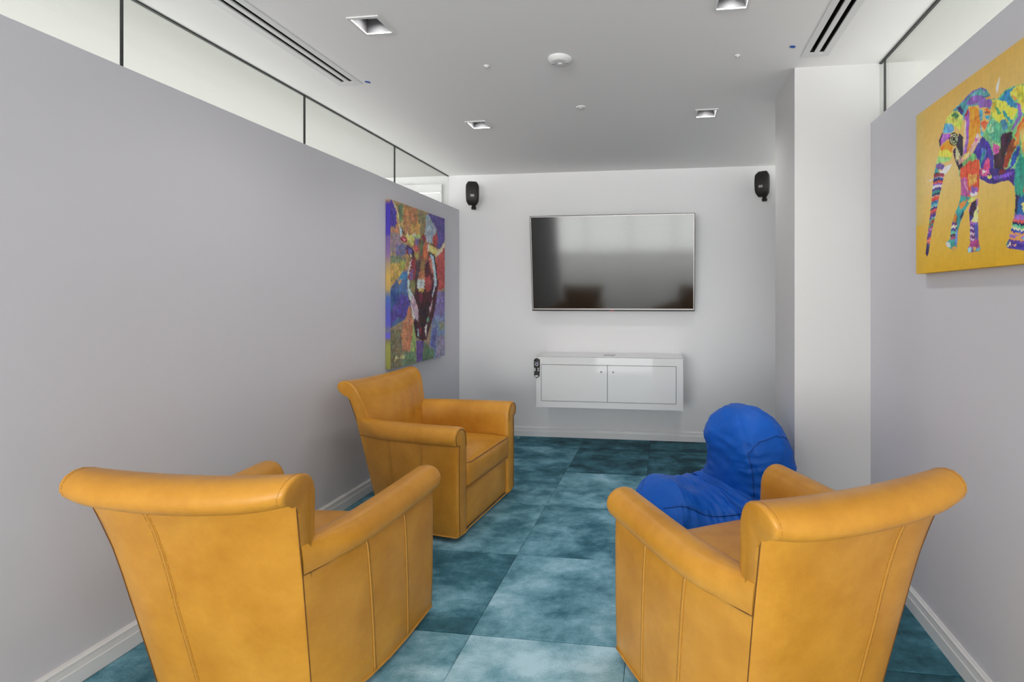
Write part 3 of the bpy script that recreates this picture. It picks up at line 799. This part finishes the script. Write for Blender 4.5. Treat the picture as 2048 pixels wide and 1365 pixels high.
def canvas(name, label, origin, udir, wmm, hmm, depth, nrm, polys, bg, n_u, n_v, wob, gain, soft, mute, crisp, rim):
    root = empty(name, origin, 0, label, 'painting')
    col = paint(polys, bg, wmm, hmm, n_u, n_v, wob, gain, soft, mute, crisp)
    us = np.linspace(0, wmm/1000, n_u); vs = np.linspace(0, hmm/1000, n_v)
    U = Vector(udir); Nn = Vector(nrm)
    verts = [(U.x*a + Nn.x*depth, U.y*a + Nn.y*depth, b) for a in us for b in vs]
    faces = [(i*n_v+j, (i+1)*n_v+j, (i+1)*n_v+j+1, i*n_v+j+1) for i in range(n_u-1) for j in range(n_v-1)]
    def put(o, cc):
        at = o.data.color_attributes.new('paint', 'FLOAT_COLOR', 'POINT')
        f = np.ones((len(o.data.vertices), 4), np.float32); f[:, :3] = cc; at.data.foreach_set('color', f.ravel())
    o = mesh_obj('picture', verts, faces, 'paint', root); put(o, col.reshape(-1, 3))
    # wrapped edges: the picture's border colours carried round the stretcher
    W_, H_ = wmm/1000, hmm/1000
    loop = [(0, j) for j in range(n_v)] + [(i, n_v-1) for i in range(1, n_u)] + [(n_u-1, j) for j in range(n_v-2, -1, -1)] + [(i, 0) for i in range(n_u-2, 0, -1)]
    vv = []; cc = []
    for i, j in loop:
        for dd in (depth, 0.002): vv.append((U.x*us[i] + Nn.x*dd, U.y*us[i] + Nn.y*dd, vs[j])); cc.append(rim(i/(n_u-1), j/(n_v-1), col[i, j]))
    n = len(loop); ff = [(2*k, 2*((k+1) % n), 2*((k+1) % n)+1, 2*k+1) for k in range(n)]
    e = mesh_obj('wrapped_edge', vv, ff, 'paint', root); put(e, np.array(cc, np.float32))
    b = MB(); t = .004
    xs_ = sorted([0, Nn.x*.002]); 
    b.add([(U.x*a + Nn.x*.002, U.y*a + Nn.y*.002, z) for a, z in ((0, 0), (W_, 0), (W_, H_), (0, H_))], [(0, 1, 2, 3)])
    b.build('backing', 'gap', root)
    return root
ELEPHANT = [
((120,180,120),[(478,512),(456,503),(422,515),(376,509),(342,499),(327,490),(327,237),(656,316),(656,352),(578,375),(534,408),(498,446),(485,472)]),
((220,208,78),[(478,510),(449,496),(422,479),(367,438),(389,417),(412,419),(449,429),(485,458),(481,492)]),
((50,128,168),[(453,500),(422,510),(376,508),(405,501),(389,472),(373,455),(373,440),(405,463),(429,483)]),
((90,165,110),[(471,488),(453,472),(439,449),(456,455)]),
((60,140,150),[(436,463),(412,437),(389,415),(392,407),(415,427),(436,452)]),
((216,205,78),[(376,508),(339,497),(327,488),(327,414),(351,423),(358,443),(370,465),(392,485),(405,501)]),
((225,150,70),[(395,490),(379,480),(373,466),(386,471)]),
((128,92,178),[(376,463),(358,449),(353,417),(364,402),(389,389),(399,390),(373,414),(367,433)]),
((86,160,128),[(492,456),(449,427),(412,414),(409,384),(432,362),(463,374),(492,400),(515,426)]),
((140,195,140),[(507,428),(489,441),(471,411),(492,407)]),
((70,135,160),[(446,428),(422,431),(409,400),(429,397)]),
((70,60,150),[(530,414),(500,385),(474,338),(474,272),(530,286),(542,337),(578,375),(550,398)]),
((58,40,52),[(439,389),(392,385),(392,363),(422,327),(425,260),(471,271),(474,340),(446,348)]),
((172,80,140),[(478,376),(446,357),(453,341),(471,337),(481,356)]),
((140,60,50),[(386,365),(405,352),(422,323),(432,289),(415,283),(392,317),(367,342)]),
((222,135,60),[(339,419),(364,397),(383,369),(373,357),(389,336),(364,341),(358,374),(339,380)]),
((214,84,60),[(342,411),(364,393),(386,365),(376,367),(355,390),(342,399)]),
((226,165,88),[(358,374),(339,380),(327,376),(327,290),(345,301),(355,330)]),
((48,76,160),[(364,339),(361,321),(383,283),(405,276),(392,312)]),
((50,145,130),[(361,314),(342,287),(327,281),(327,237),(386,251)]),
((100,120,190),[(538,382),(504,360),(519,341),(530,353)]),
((60,140,140),[(534,357),(511,365),(530,334),(542,315)]),
((192,76,120),[(511,334),(496,334),(492,310),(507,280),(534,287),(523,320)]),
((205,85,58),[(647,342),(595,354),(546,346),(542,325),(550,290),(651,315)]),
((235,150,80),[(612,333),(570,327),(562,320),(603,321)]),
((235,205,110),[(603,318),(574,319),(570,310)]),
((88,158,160),[(538,571),(586,578),(638,565),(692,557),(712,545),(736,532),(638,495),(603,536),(546,517),(489,483),(481,502),(492,530),(511,554)]),
((110,100,170),[(538,571),(586,578),(638,565),(633,561),(582,571),(538,567),(511,549),(513,556)]),
((132,94,172),[(582,563),(538,548),(515,527),(485,510),(485,489),(519,502),(542,506),(554,527),(603,539),(616,551)]),
((60,90,130),[(534,539),(496,531),(492,526),(530,535)]),
((225,150,70),[(519,533),(492,526),(485,514),(507,522)]),
((192,202,92),[(692,554),(726,545),(741,531),(688,502),(647,472),(633,504),(638,529)]),
((68,140,88),[(707,546),(674,542),(656,525),(674,518)]),
((60,60,110),[(669,556),(651,555),(629,531),(638,518),(656,535)]),
((86,150,185),[(743,529),(758,498),(712,483),(683,484),(692,509)]),
((152,90,170),[(758,496),(776,476),(776,457),(731,465),(707,463),(707,479)]),
((60,45,80),[(763,500),(782,478),(779,456),(772,455),(770,480),(756,496)]),
((232,140,48),[(736,464),(771,452),(776,440),(731,427),(702,413),(692,431),(707,455)]),
((222,206,82),[(782,441),(787,423),(736,406),(702,391),(697,411),(736,434)]),
((150,192,120),[(789,424),(803,397),(751,391),(712,386),(702,394),(751,410)]),
((118,88,160),[(800,399),(808,381),(751,364),(746,379),(766,392)]),
((70,150,150),[(808,384),(816,360),(787,356),(782,371)]),
((226,216,216),[(702,374),(731,361),(782,366),(803,354),(751,343),(716,355),(700,369)]),
((56,46,62),[(692,415),(674,426),(656,465),(633,445),(633,398),(638,343),(656,339),(681,378)]),
((214,200,150),[(674,426),(668,424),(674,376),(678,382)]),
((214,200,150),[(667,416),(662,414),(669,374),(673,381)]),
((214,200,150),[(661,406),(656,405),(665,373),(668,379)]),
((214,200,150),[(655,397),(649,395),(660,372),(664,378)]),
((214,200,150),[(648,387),(643,385),(656,371),(659,377)]),
((214,200,150),[(642,377),(637,376),(651,369),(655,376)]),
((232,145,48),[(574,526),(550,506),(542,484),(538,443),(534,420),(558,433),(578,407),(603,384),(616,378),(612,433),(599,504),(595,528)]),
((142,94,172),[(603,531),(597,514),(603,430),(612,387),(629,384),(633,401),(620,461),(625,503),(616,526)]),
((226,180,150),[(622,497),(616,500),(616,434),(627,396),(631,400)]),
((150,50,60),[(603,531),(616,526),(629,502),(616,511),(605,514)]),
((214,164,160),[(558,433),(538,414),(546,397),(574,393),(582,373),(603,367),(656,358),(660,372),(629,384),(612,382),(578,407)]),
((225,200,120),[(638,376),(595,387),(586,377),(629,366)]),
((190,90,150),[(570,427),(550,406),(566,406)]),
((86,158,182),[(546,505),(526,493),(530,465),(538,463),(534,437),(523,421),(530,412),(538,419),(542,479)]),
((232,122,48),[(519,497),(504,495),(492,480),(491,467),(519,480)]),
((226,98,60),[(538,460),(519,460),(498,444),(519,430),(534,447)]),
((60,60,90),[(519,486),(496,479),(492,473),(515,481)]),
((56,150,180),[(519,475),(492,466),(496,455),(511,461)]),
((45,38,50),[(659,446),(661,437),(667,432),(676,429),(687,431),(698,436),(707,444),(713,453),(715,463),(713,472),(707,477),(698,479),(687,478),(676,472),(667,464),(661,455)]),
((205,195,150),[(665,447),(666,441),(671,436),(678,434),(687,435),(695,440),(703,446),(708,454),(710,461),(708,468),(703,473),(695,474),(687,473),(678,469),(671,462),(666,455)]),
((60,52,60),[(669,448),(670,443),(674,439),(680,438),(687,439),(694,442),(700,447),(704,454),(706,460),(704,466),(700,469),(694,471),(687,470),(680,466),(674,461),(670,455)]),
((190,180,140),[(673,450),(674,446),(677,443),(682,442),(687,443),(692,445),(696,449),(699,454),(700,459),(699,463),(696,465),(692,466),(687,465),(682,463),(677,459),(674,455)]),
((50,45,52),[(677,451),(678,448),(680,447),(683,446),(687,446),(691,448),(694,451),(696,454),(696,457),(696,460),(694,462),(691,463),(687,462),(683,460),(680,458),(678,455)]),
((220,210,206),[(444,566),(449,547),(455,524),(460,519),(465,542),(456,552)]),
((66,52,122),[(542,313),(382,272),(382,221),(396,237),(412,247),(440,249),(469,249),(499,258),(534,278),(542,283)]),
((112,86,180),[(484,274),(447,270),(406,269),(389,269),(396,257),(440,259),(469,261)]),
((110,40,50),[(451,289),(419,281),(423,273),(447,272)]),
((196,84,130),[(538,312),(499,302),(491,285),(522,285),(538,289)]),
((226,200,90),[(506,282),(484,279),(487,267),(506,274)]),
((226,190,180),[(530,307),(506,301),(526,294)]),
((204,84,60),[(649,345),(542,318),(546,251),(554,238),(605,238),(640,256),(647,305)]),
((172,90,152),[(647,310),(613,305),(605,261),(579,245),(609,241),(649,228),(645,259)]),
((130,90,170),[(587,268),(552,255),(556,241),(587,247)]),
((238,178,90),[(605,311),(599,312),(595,267),(599,270)]),
((238,178,90),[(596,308),(591,310),(588,269),(592,273)]),
((238,178,90),[(587,306),(582,308),(581,271),(586,275)]),
((238,178,90),[(579,304),(574,306),(575,273),(579,277)]),
((238,178,90),[(570,302),(565,304),(568,275),(572,279)]),
((238,178,90),[(562,300),(557,302),(561,277),(565,281)]),
((210,190,200),[(596,246),(558,244),(554,233),(587,234)]),
((214,140,170),[(631,296),(622,294),(600,255),(609,254)]),
((66,150,148),[(645,251),(605,238),(562,227),(596,218),(631,188),(649,159),(661,134),(668,102),(668,78),(687,69),(731,87),(738,102),(711,110),(704,145),(696,171),(677,201),(658,222)]),
((222,128,60),[(654,229),(609,228),(631,209),(649,204)]),
((206,214,110),[(596,231),(562,229),(587,216),(609,221)]),
((228,130,50),[(675,201),(668,183),(672,165),(694,168)]),
((40,70,100),[(649,180),(631,198),(627,187),(649,162)]),
((120,70,130),[(699,166),(668,164),(670,156),(701,157)]),
((226,214,200),[(700,157),(668,155),(670,147),(703,147)]),
((70,60,140),[(702,147),(668,145),(670,137),(705,138)]),
((90,170,150),[(703,137),(668,135),(670,127),(707,128)]),
((70,40,80),[(705,127),(668,125),(670,118),(709,118)]),
((150,60,90),[(706,118),(668,116),(670,108),(711,109)]),
((100,130,190),[(675,141),(663,134),(668,86),(682,88)]),
((200,200,210),[(736,102),(711,100),(706,83),(731,87)]),
((226,140,80),[(701,81),(672,83),(677,70),(696,74)]),
((142,92,160),[(554,223),(550,189),(552,139),(550,94),(540,60),(546,52),(605,54),(605,69),(594,81),(594,145),(600,193),(587,214)]),
((52,42,62),[(587,214),(557,222),(562,186),(587,157),(598,182)]),
((48,60,130),[(597,179),(579,169),(587,152),(595,159)]),
((190,212,130),[(562,191),(552,202),(552,147),(587,152),(575,171)]),
((86,90,180),[(575,145),(552,144),(552,89),(566,91)]),
((50,40,80),[(593,145),(570,138),(571,134),(593,141)]),
((220,205,205),[(593,137),(570,129),(571,125),(593,132)]),
((50,40,80),[(593,128),(570,121),(571,117),(593,123)]),
((220,205,205),[(593,119),(570,112),(571,108),(593,114)]),
((50,40,80),[(593,110),(570,103),(571,99),(593,106)]),
((220,205,205),[(593,101),(570,95),(571,91),(593,97)]),
((50,40,80),[(593,93),(570,86),(571,82),(593,88)]),
((170,70,130),[(594,89),(554,94),(546,68),(596,66)]),
((140,190,210),[(605,69),(587,70),(587,55),(604,56)]),
((120,180,205),[(562,65),(540,65),(544,54),(562,56)]),
((226,180,90),[(579,68),(562,69),(562,57),(577,57)]),
((120,60,70),[(815,368),(780,362),(746,348),(749,341),(782,354),(817,359)]),
((150,60,70),[(817,360),(782,355),(749,342),(751,335),(785,347),(819,351)]),
((60,90,160),[(819,352),(784,348),(751,336),(754,329),(787,340),(821,343)]),
((225,220,215),[(819,352),(784,348),(751,336),(751,334),(784,346),(819,350)]),
((40,50,90),[(821,344),(787,341),(754,330),(757,323),(789,333),(823,336)]),
((210,90,60),[(823,336),(789,334),(756,324),(759,317),(791,326),(825,328)]),
((110,80,160),[(824,329),(791,327),(759,318),(762,311),(794,319),(826,320)]),
((190,190,200),[(826,321),(793,320),(762,312),(766,303),(796,310),(828,310)]),
((225,220,215),[(826,321),(793,320),(762,312),(762,310),(793,318),(826,319)]),
((70,60,120),[(828,311),(796,312),(765,304),(770,295),(799,302),(829,301)]),
((60,140,130),[(829,302),(799,303),(769,296),(774,287),(802,293),(831,291)]),
((50,50,70),[(830,292),(801,294),(773,288),(778,278),(804,284),(832,281)]),
((214,84,56),[(832,283),(804,285),(777,279),(782,270),(807,275),(833,272)]),
((225,220,215),[(832,283),(804,285),(777,279),(777,277),(804,283),(832,280)]),
((190,70,60),[(833,273),(807,276),(781,271),(786,262),(810,266),(835,262)]),
((50,110,160),[(835,263),(810,267),(785,263),(789,252),(813,256),(837,251)]),
((90,170,180),[(837,253),(813,257),(789,253),(793,243),(816,246),(840,240)]),
((40,60,110),[(839,242),(816,247),(792,244),(796,233),(819,235),(842,229)]),
((225,220,215),[(839,242),(816,247),(792,244),(792,242),(816,245),(839,240)]),
((200,80,70),[(842,231),(819,237),(796,234),(800,224),(822,225),(844,218)]),
((120,60,100),[(844,220),(822,226),(800,225),(804,214),(825,215),(847,207)]),
((70,60,140),[(846,209),(825,216),(803,215),(807,205),(828,205),(849,196)]),
((60,150,110),[(849,198),(828,206),(807,206),(812,195),(832,194),(852,186)]),
((225,220,215),[(849,198),(828,206),(807,206),(807,204),(828,204),(849,196)]),
((170,60,70),[(852,187),(832,196),(812,196),(817,185),(836,184),(855,175)]),
((60,120,110),[(855,177),(835,185),(817,186),(822,175),(840,174),(858,165)]),
((150,70,140),[(857,166),(839,175),(821,176),(827,164),(844,164),(861,154)]),
((160,80,160),[(860,155),(843,165),(826,166),(832,154),(848,153),(864,144)]),
((225,220,215),[(860,155),(843,165),(826,166),(826,164),(843,163),(860,153)]),
((80,70,150),[(863,145),(847,154),(831,156),(837,144),(851,143),(866,133)]),
((70,60,120),[(866,134),(851,144),(836,145),(839,134),(854,133),(868,123)]),
((200,90,60),[(868,124),(853,134),(839,135),(842,123),(856,122),(870,113)]),
((190,80,60),[(870,115),(856,124),(842,124),(845,112),(858,112),(872,104)]),
((225,220,215),[(870,115),(856,124),(842,124),(842,122),(856,122),(870,112)]),
((70,60,110),[(872,105),(858,113),(845,114),(848,102),(861,102),(874,94)]),
((60,50,90),[(874,95),(861,103),(847,103),(850,91),(863,92),(876,84)]),
((50,45,80),[(876,85),(863,93),(850,92),(853,81),(866,81),(878,74)]),
((60,45,85),[(878,78),(853,82),(855,73),(868,62)]),
((222,212,216),[(820,354),(836,344),(866,350),(846,350)]),
((222,214,220),[(746,373),(716,374),(711,359),(736,346),(772,357)]),
((50,146,128),[(382,274),(335,262),(335,47),(379,49),(416,54),(417,62),(402,83),(392,116),(382,146),(379,197),(384,227)]),
((60,52,80),[(379,197),(360,193),(347,171),(354,141),(382,150)]),
((40,90,150),[(363,189),(335,188),(335,138),(354,132),(376,145)]),
((226,210,120),[(354,172),(335,168),(335,132),(347,144)]),
((214,84,56),[(347,219),(335,223),(335,188),(347,197)]),
((140,96,172),[(382,146),(335,129),(335,121),(384,137)]),
((150,100,180),[(385,139),(335,122),(335,113),(387,130)]),
((206,84,80),[(388,132),(335,115),(335,106),(390,123)]),
((40,40,80),[(390,125),(335,108),(335,99),(392,116)]),
((90,180,140),[(393,118),(335,101),(335,92),(395,109)]),
((200,215,160),[(396,111),(335,93),(335,85),(398,102)]),
((50,80,170),[(398,104),(335,86),(335,78),(400,95)]),
((226,150,90),[(401,96),(335,79),(335,70),(403,88)]),
((140,100,180),[(404,89),(335,72),(335,63),(406,80)]),
((226,150,70),[(406,82),(335,65),(335,56),(408,73)]),
((90,70,150),[(409,75),(335,58),(335,49),(411,66)]),
((60,50,120),[(412,68),(335,50),(335,42),(414,59)]),
((70,60,150),[(414,60),(335,43),(335,34),(416,51)]),
((216,150,80),[(382,79),(354,77),(357,62)]),
((226,200,190),[(414,59),(399,65),(396,53),(412,53)]),
((226,150,110),[(392,57),(373,57),(376,50)]),
((100,170,190),[(354,71),(335,71),(335,53)])
]
BULL = [
((172,132,80),[(-17,1240),(900,1311),(900,607),(-17,586)]),
((150,120,80),[(161,1203),(277,1214),(277,997),(180,985)]),
((180,120,74),[(180,1192),(379,1207),(421,1015),(199,992)]),
((140,126,84),[(379,1207),(577,1204),(565,1034),(421,1015)]),
((100,124,86),[(97,1205),(171,1205),(152,1069),(115,1073)]),
((198,150,74),[(287,1079),(443,1097),(421,1015),(297,999)]),
((72,52,160),[(-17,1221),(35,1198),(74,1134),(83,1059),(61,1017),(-17,1020)]),
((86,74,150),[(565,1213),(900,1223),(900,982),(782,930),(695,938),(732,1089),(671,1131),(600,1137)]),
((146,160,178),[(520,1189),(600,1186),(659,1134),(726,1088),(695,1050),(647,1022),(623,964),(542,977),(509,1026),(531,1121)]),
((190,72,70),[(647,1022),(708,1057),(745,1005),(720,941),(659,957)]),
((180,120,84),[(26,1007),(106,1023),(124,958),(97,926),(17,917)]),
((140,120,130),[(9,981),(124,977),(161,904),(70,827),(0,840)]),
((104,104,150),[(79,895),(218,920),(209,839),(115,802),(70,817)]),
((116,126,100),[(0,821),(106,816),(218,810),(209,765),(0,746)]),
((200,160,74),[(0,755),(124,764),(152,712),(133,618),(0,586)]),
((150,150,70),[(124,783),(218,790),(189,719),(133,701)]),
((60,120,170),[(143,697),(237,722),(237,591),(26,587),(35,629),(115,656)]),
((190,74,72),[(900,1023),(821,916),(708,861),(695,770),(732,603),(900,607)]),
((70,100,160),[(-6,638),(238,647),(248,513),(289,440),(189,345),(-6,291)]),
((48,78,150),[(3,561),(131,538),(121,433),(21,406)]),
((78,66,160),[(131,543),(238,518),(268,451),(198,350),(112,363),(57,346),(-6,291),(-6,397)]),
((200,160,80),[(-6,638),(75,641),(48,610),(3,580)]),
((226,150,80),[(84,641),(159,644),(131,608)]),
((120,112,82),[(-6,281),(159,271),(159,-12),(-6,-3)]),
((196,124,86),[(248,441),(289,430),(330,313),(309,178),(268,88),(159,120),(150,261),(169,331),(218,349)]),
((150,180,100),[(320,313),(351,227),(373,66),(268,77),(299,178)]),
((110,140,100),[(198,105),(373,87),(383,-5),(169,-3),(159,49)]),
((120,104,166),[(723,560),(936,575),(936,332),(723,305),(648,366)]),
((112,128,170),[(624,355),(936,356),(936,-15),(600,-4),(588,98),(624,265)]),
((90,96,170),[(648,252),(723,259),(710,86),(600,108)]),
((130,140,110),[(761,304),(868,299),(854,228),(774,232)]),
((136,130,160),[(710,184),(936,186),(936,-9),(710,-1)]),
((96,126,96),[(483,163),(600,97),(685,66),(660,-12),(438,-7),(394,117)]),
((98,70,150),[(373,172),(494,162),(460,2),(373,2)]),
((190,72,72),[(710,664),(936,673),(936,630),(774,567),(723,595)]),
((130,70,56),[(337,958),(421,984),(565,958),(683,881),(732,603),(228,591),(277,795),(327,860)]),
((76,34,44),[(238,647),(761,666),(710,474),(673,376),(600,266),(540,169),(483,163),(416,179),(373,199),(330,313),(309,377),(268,472),(228,585)]),
((150,90,70),[(327,957),(577,964),(554,815),(509,748),(421,805),(337,851)]),
((196,96,60),[(475,948),(565,958),(565,871),(509,801),(475,810)]),
((100,104,70),[(421,963),(497,977),(475,863),(432,827)]),
((110,96,150),[(348,970),(421,984),(400,919),(348,923)]),
((196,84,78),[(327,906),(389,918),(379,859),(337,851)]),
((160,150,70),[(337,866),(410,878),(400,804),(358,811)]),
((84,64,70),[(368,801),(453,818),(464,740),(400,647),(379,595),(337,594),(358,697)]),
((150,110,66),[(443,807),(509,823),(497,726),(421,695)]),
((196,120,80),[(421,716),(509,732),(509,646),(389,637)]),
((100,36,52),[(520,781),(577,817),(623,766),(647,684),(600,600),(509,598),(509,705)]),
((180,60,60),[(509,667),(600,693),(600,600),(520,598)]),
((190,110,84),[(577,839),(659,846),(671,713),(623,721)]),
((150,52,62),[(277,800),(358,821),(363,734),(337,594),(237,591),(247,702)]),
((130,94,160),[(277,719),(327,732),(307,593),(257,592)]),
((196,196,200),[(287,805),(297,796),(267,723),(247,672),(242,707)]),
((52,40,80),[(204,893),(247,908),(307,899),(337,861),(327,814),(287,816),(237,842)]),
((90,82,160),[(233,891),(297,888),(307,853),(257,843)]),
((220,190,120),[(267,849),(307,833),(277,820)]),
((130,50,60),[(209,859),(242,872),(257,833),(228,836)]),
((196,204,206),[(389,642),(509,646),(509,598),(379,595)]),
((206,186,140),[(35,1194),(52,1192),(97,1133),(129,1041),(138,1018),(120,1025),(106,1081),(70,1152)]),
((160,196,214),[(120,1025),(143,1029),(161,987),(143,965),(126,978)]),
((60,40,52),[(138,1052),(161,1026),(209,988),(199,984),(152,1010)]),
((150,44,62),[(133,954),(180,975),(247,943),(218,927),(152,927)]),
((206,110,130),[(161,953),(189,961),(218,940),(180,935)]),
((196,190,96),[(209,983),(297,989),(337,974),(327,916),(257,934),(228,951)]),
((150,180,110),[(297,989),(432,1017),(453,993),(337,969)]),
((190,204,190),[(228,996),(257,997),(247,981)]),
((200,206,196),[(327,1008),(368,1019),(358,997),(327,988)]),
((134,46,58),[(432,996),(486,1026),(531,1002),(520,963),(475,980)]),
((150,164,180),[(531,1018),(647,1000),(635,965),(554,962)]),
((216,190,100),[(577,942),(647,950),(720,924),(708,878),(647,883),(577,893)]),
((220,190,150),[(720,924),(782,924),(834,975),(900,1035),(900,982),(795,891),(708,866)]),
((60,40,52),[(565,958),(647,961),(720,941),(708,931),(623,947)]),
((210,206,206),[(554,945),(582,943),(577,893),(559,892)]),
((50,42,52),[(559,881),(612,886),(671,869),(708,816),(732,688),(720,602),(695,602),(683,741),(647,845),(577,872)]),
((166,190,216),[(600,874),(659,862),(689,781),(720,670),(714,602),(671,601),(665,712),(629,821)]),
((52,40,62),[(509,774),(554,805),(565,784),(520,754)]),
((150,60,60),[(421,693),(448,702),(443,686)]),
((196,206,210),[(394,653),(500,657),(500,591),(394,583)]),
((60,44,52),[(433,649),(449,627),(455,600),(438,622)]),
((226,186,90),[(400,583),(500,591),(500,558),(416,562)]),
((170,64,64),[(506,657),(648,662),(624,582),(529,558)]),
((120,36,56),[(416,551),(483,546),(472,475),(427,476)]),
((130,120,70),[(238,647),(351,651),(351,545),(258,554)]),
((180,206,206),[(233,647),(268,648),(258,585),(330,534),(351,492),(299,471),(268,492),(238,559)]),
((186,150,172),[(299,544),(341,513),(405,411),(405,320),(373,332),(330,387),(299,440)]),
((214,206,206),[(278,471),(309,429),(351,354),(330,323),(299,398)]),
((150,190,196),[(383,262),(411,261),(411,191),(389,208)]),
((56,30,44),[(330,329),(383,289),(394,192),(362,210)]),
((160,50,70),[(427,276),(449,274),(438,221),(422,227)]),
((170,190,206),[(673,663),(723,665),(710,630),(660,531),(642,503),(636,531),(667,594)]),
((196,150,170),[(624,469),(648,491),(624,423),(588,379),(588,418)]),
((96,150,120),[(540,341),(588,356),(588,323),(540,303)]),
((230,216,210),[(511,271),(552,296),(540,247),(529,181),(515,216)]),
((52,30,36),[(483,475),(600,474),(576,391),(506,271),(438,275),(416,411)]),
((60,52,56),[(318,193),(324,192),(362,120),(371,61),(362,62),(351,116)]),
((226,196,120),[(70,87),(89,82),(75,64),(61,44),(49,48),(64,70)]),
((226,196,120),[(80,69),(121,69),(121,65),(80,63)]),
((226,196,120),[(95,72),(103,78),(108,63),(99,62)]),
((226,196,120),[(126,60),(145,86),(153,86),(140,56)]),
((226,196,120),[(150,65),(169,68),(171,55),(156,55)]),
((226,196,120),[(169,83),(177,83),(181,51),(173,51)]),
((226,196,120),[(187,84),(194,83),(198,50),(190,50)]),
((226,196,120),[(159,75),(204,73),(204,70),(159,71)])
]
ELEPHANT += [((150,90,150),[(330,490),(270,500),(200,470),(165,400),(150,300),(180,250),(330,240)]),((220,150,70),[(330,420),(260,430),(200,380),(220,300),(330,280)]),((60,130,160),[(250,500),(190,465),(160,390),(200,400),(260,460)]),
 ((70,140,130),[(300,250),(180,260),(170,150),(190,80),(260,78),(270,150)]),((200,80,70),[(260,240),(200,250),(190,160),(250,160)]),((70,60,140),[(185,130),(262,130),(262,80),(188,80)]),((90,70,140),[(168,400),(140,340),(130,250),(140,245),(152,330)])]
def ebg(u, v):
    q = (v/630.0)[..., None]
    lo = np.array([204., 158, 30]); mid = np.array([208., 180, 118]); hi = np.array([203., 165, 84])
    c = np.where(q < .55, lo + (mid-lo)*np.clip(q/.55, 0, 1)**.8, mid + (hi-mid)*np.clip((q-.55)/.45, 0, 1))
    e = np.clip(1-(950-u)/90.0, 0, 1)[..., None]
    return c*(1-e) + e*np.array([190., 168, 100])*np.where(q < .3, np.array([1.03, .93, .5]), 1)
canvas('canvas_painting', 'unframed canvas of a multicoloured elephant on a yellow ground, right wall', (XR-.0005, 1.18, 1.402), (0, 1, 0), 950, 630, .038, (-1, 0, 0), ELEPHANT, ebg, 420, 280, 3.0, 1.5, .10, 1.0, 0, lambda a, b, c: c)
def bbg(u, v):
    c = np.empty(u.shape + (3,)); c[:] = (150, 130, 100); return c
SIDE = [(0, (140,140,70)), (.14, (140,142,70)), (.17, (120,110,90)), (.185, (96,92,190)), (.21, (96,92,190)), (.225, (110,110,120)), (.26, (86,86,180)), (.34, (80,84,175)), (.42, (70,100,170)), (.47, (180,150,90)), (.55, (196,160,84)), (.62, (160,140,110)), (.68, (130,104,150)), (.78, (110,86,150)), (.80, (70,54,165)), (.97, (66,50,165)), (1, (180,140,90))]
def brim(a, b, c):
    if a > .001: return c
    for (p, x), (q, y) in zip(SIDE[:-1], SIDE[1:]):
        if p <= b <= q: t = (b-p)/(q-p); return slin(np.array(x)*(1-t) + np.array(y)*t)*1.25
    return c
canvas('canvas_painting', 'unframed canvas of a longhorn bull in purple, red and green, left wall', (XL+.0005, 3.345, 0.801), (0, 1, 0), 877, 1211, .038, (1, 0, 0), BULL, bbg, 260, 360, 10.0, 1.50, .6, .80, 8, brim)
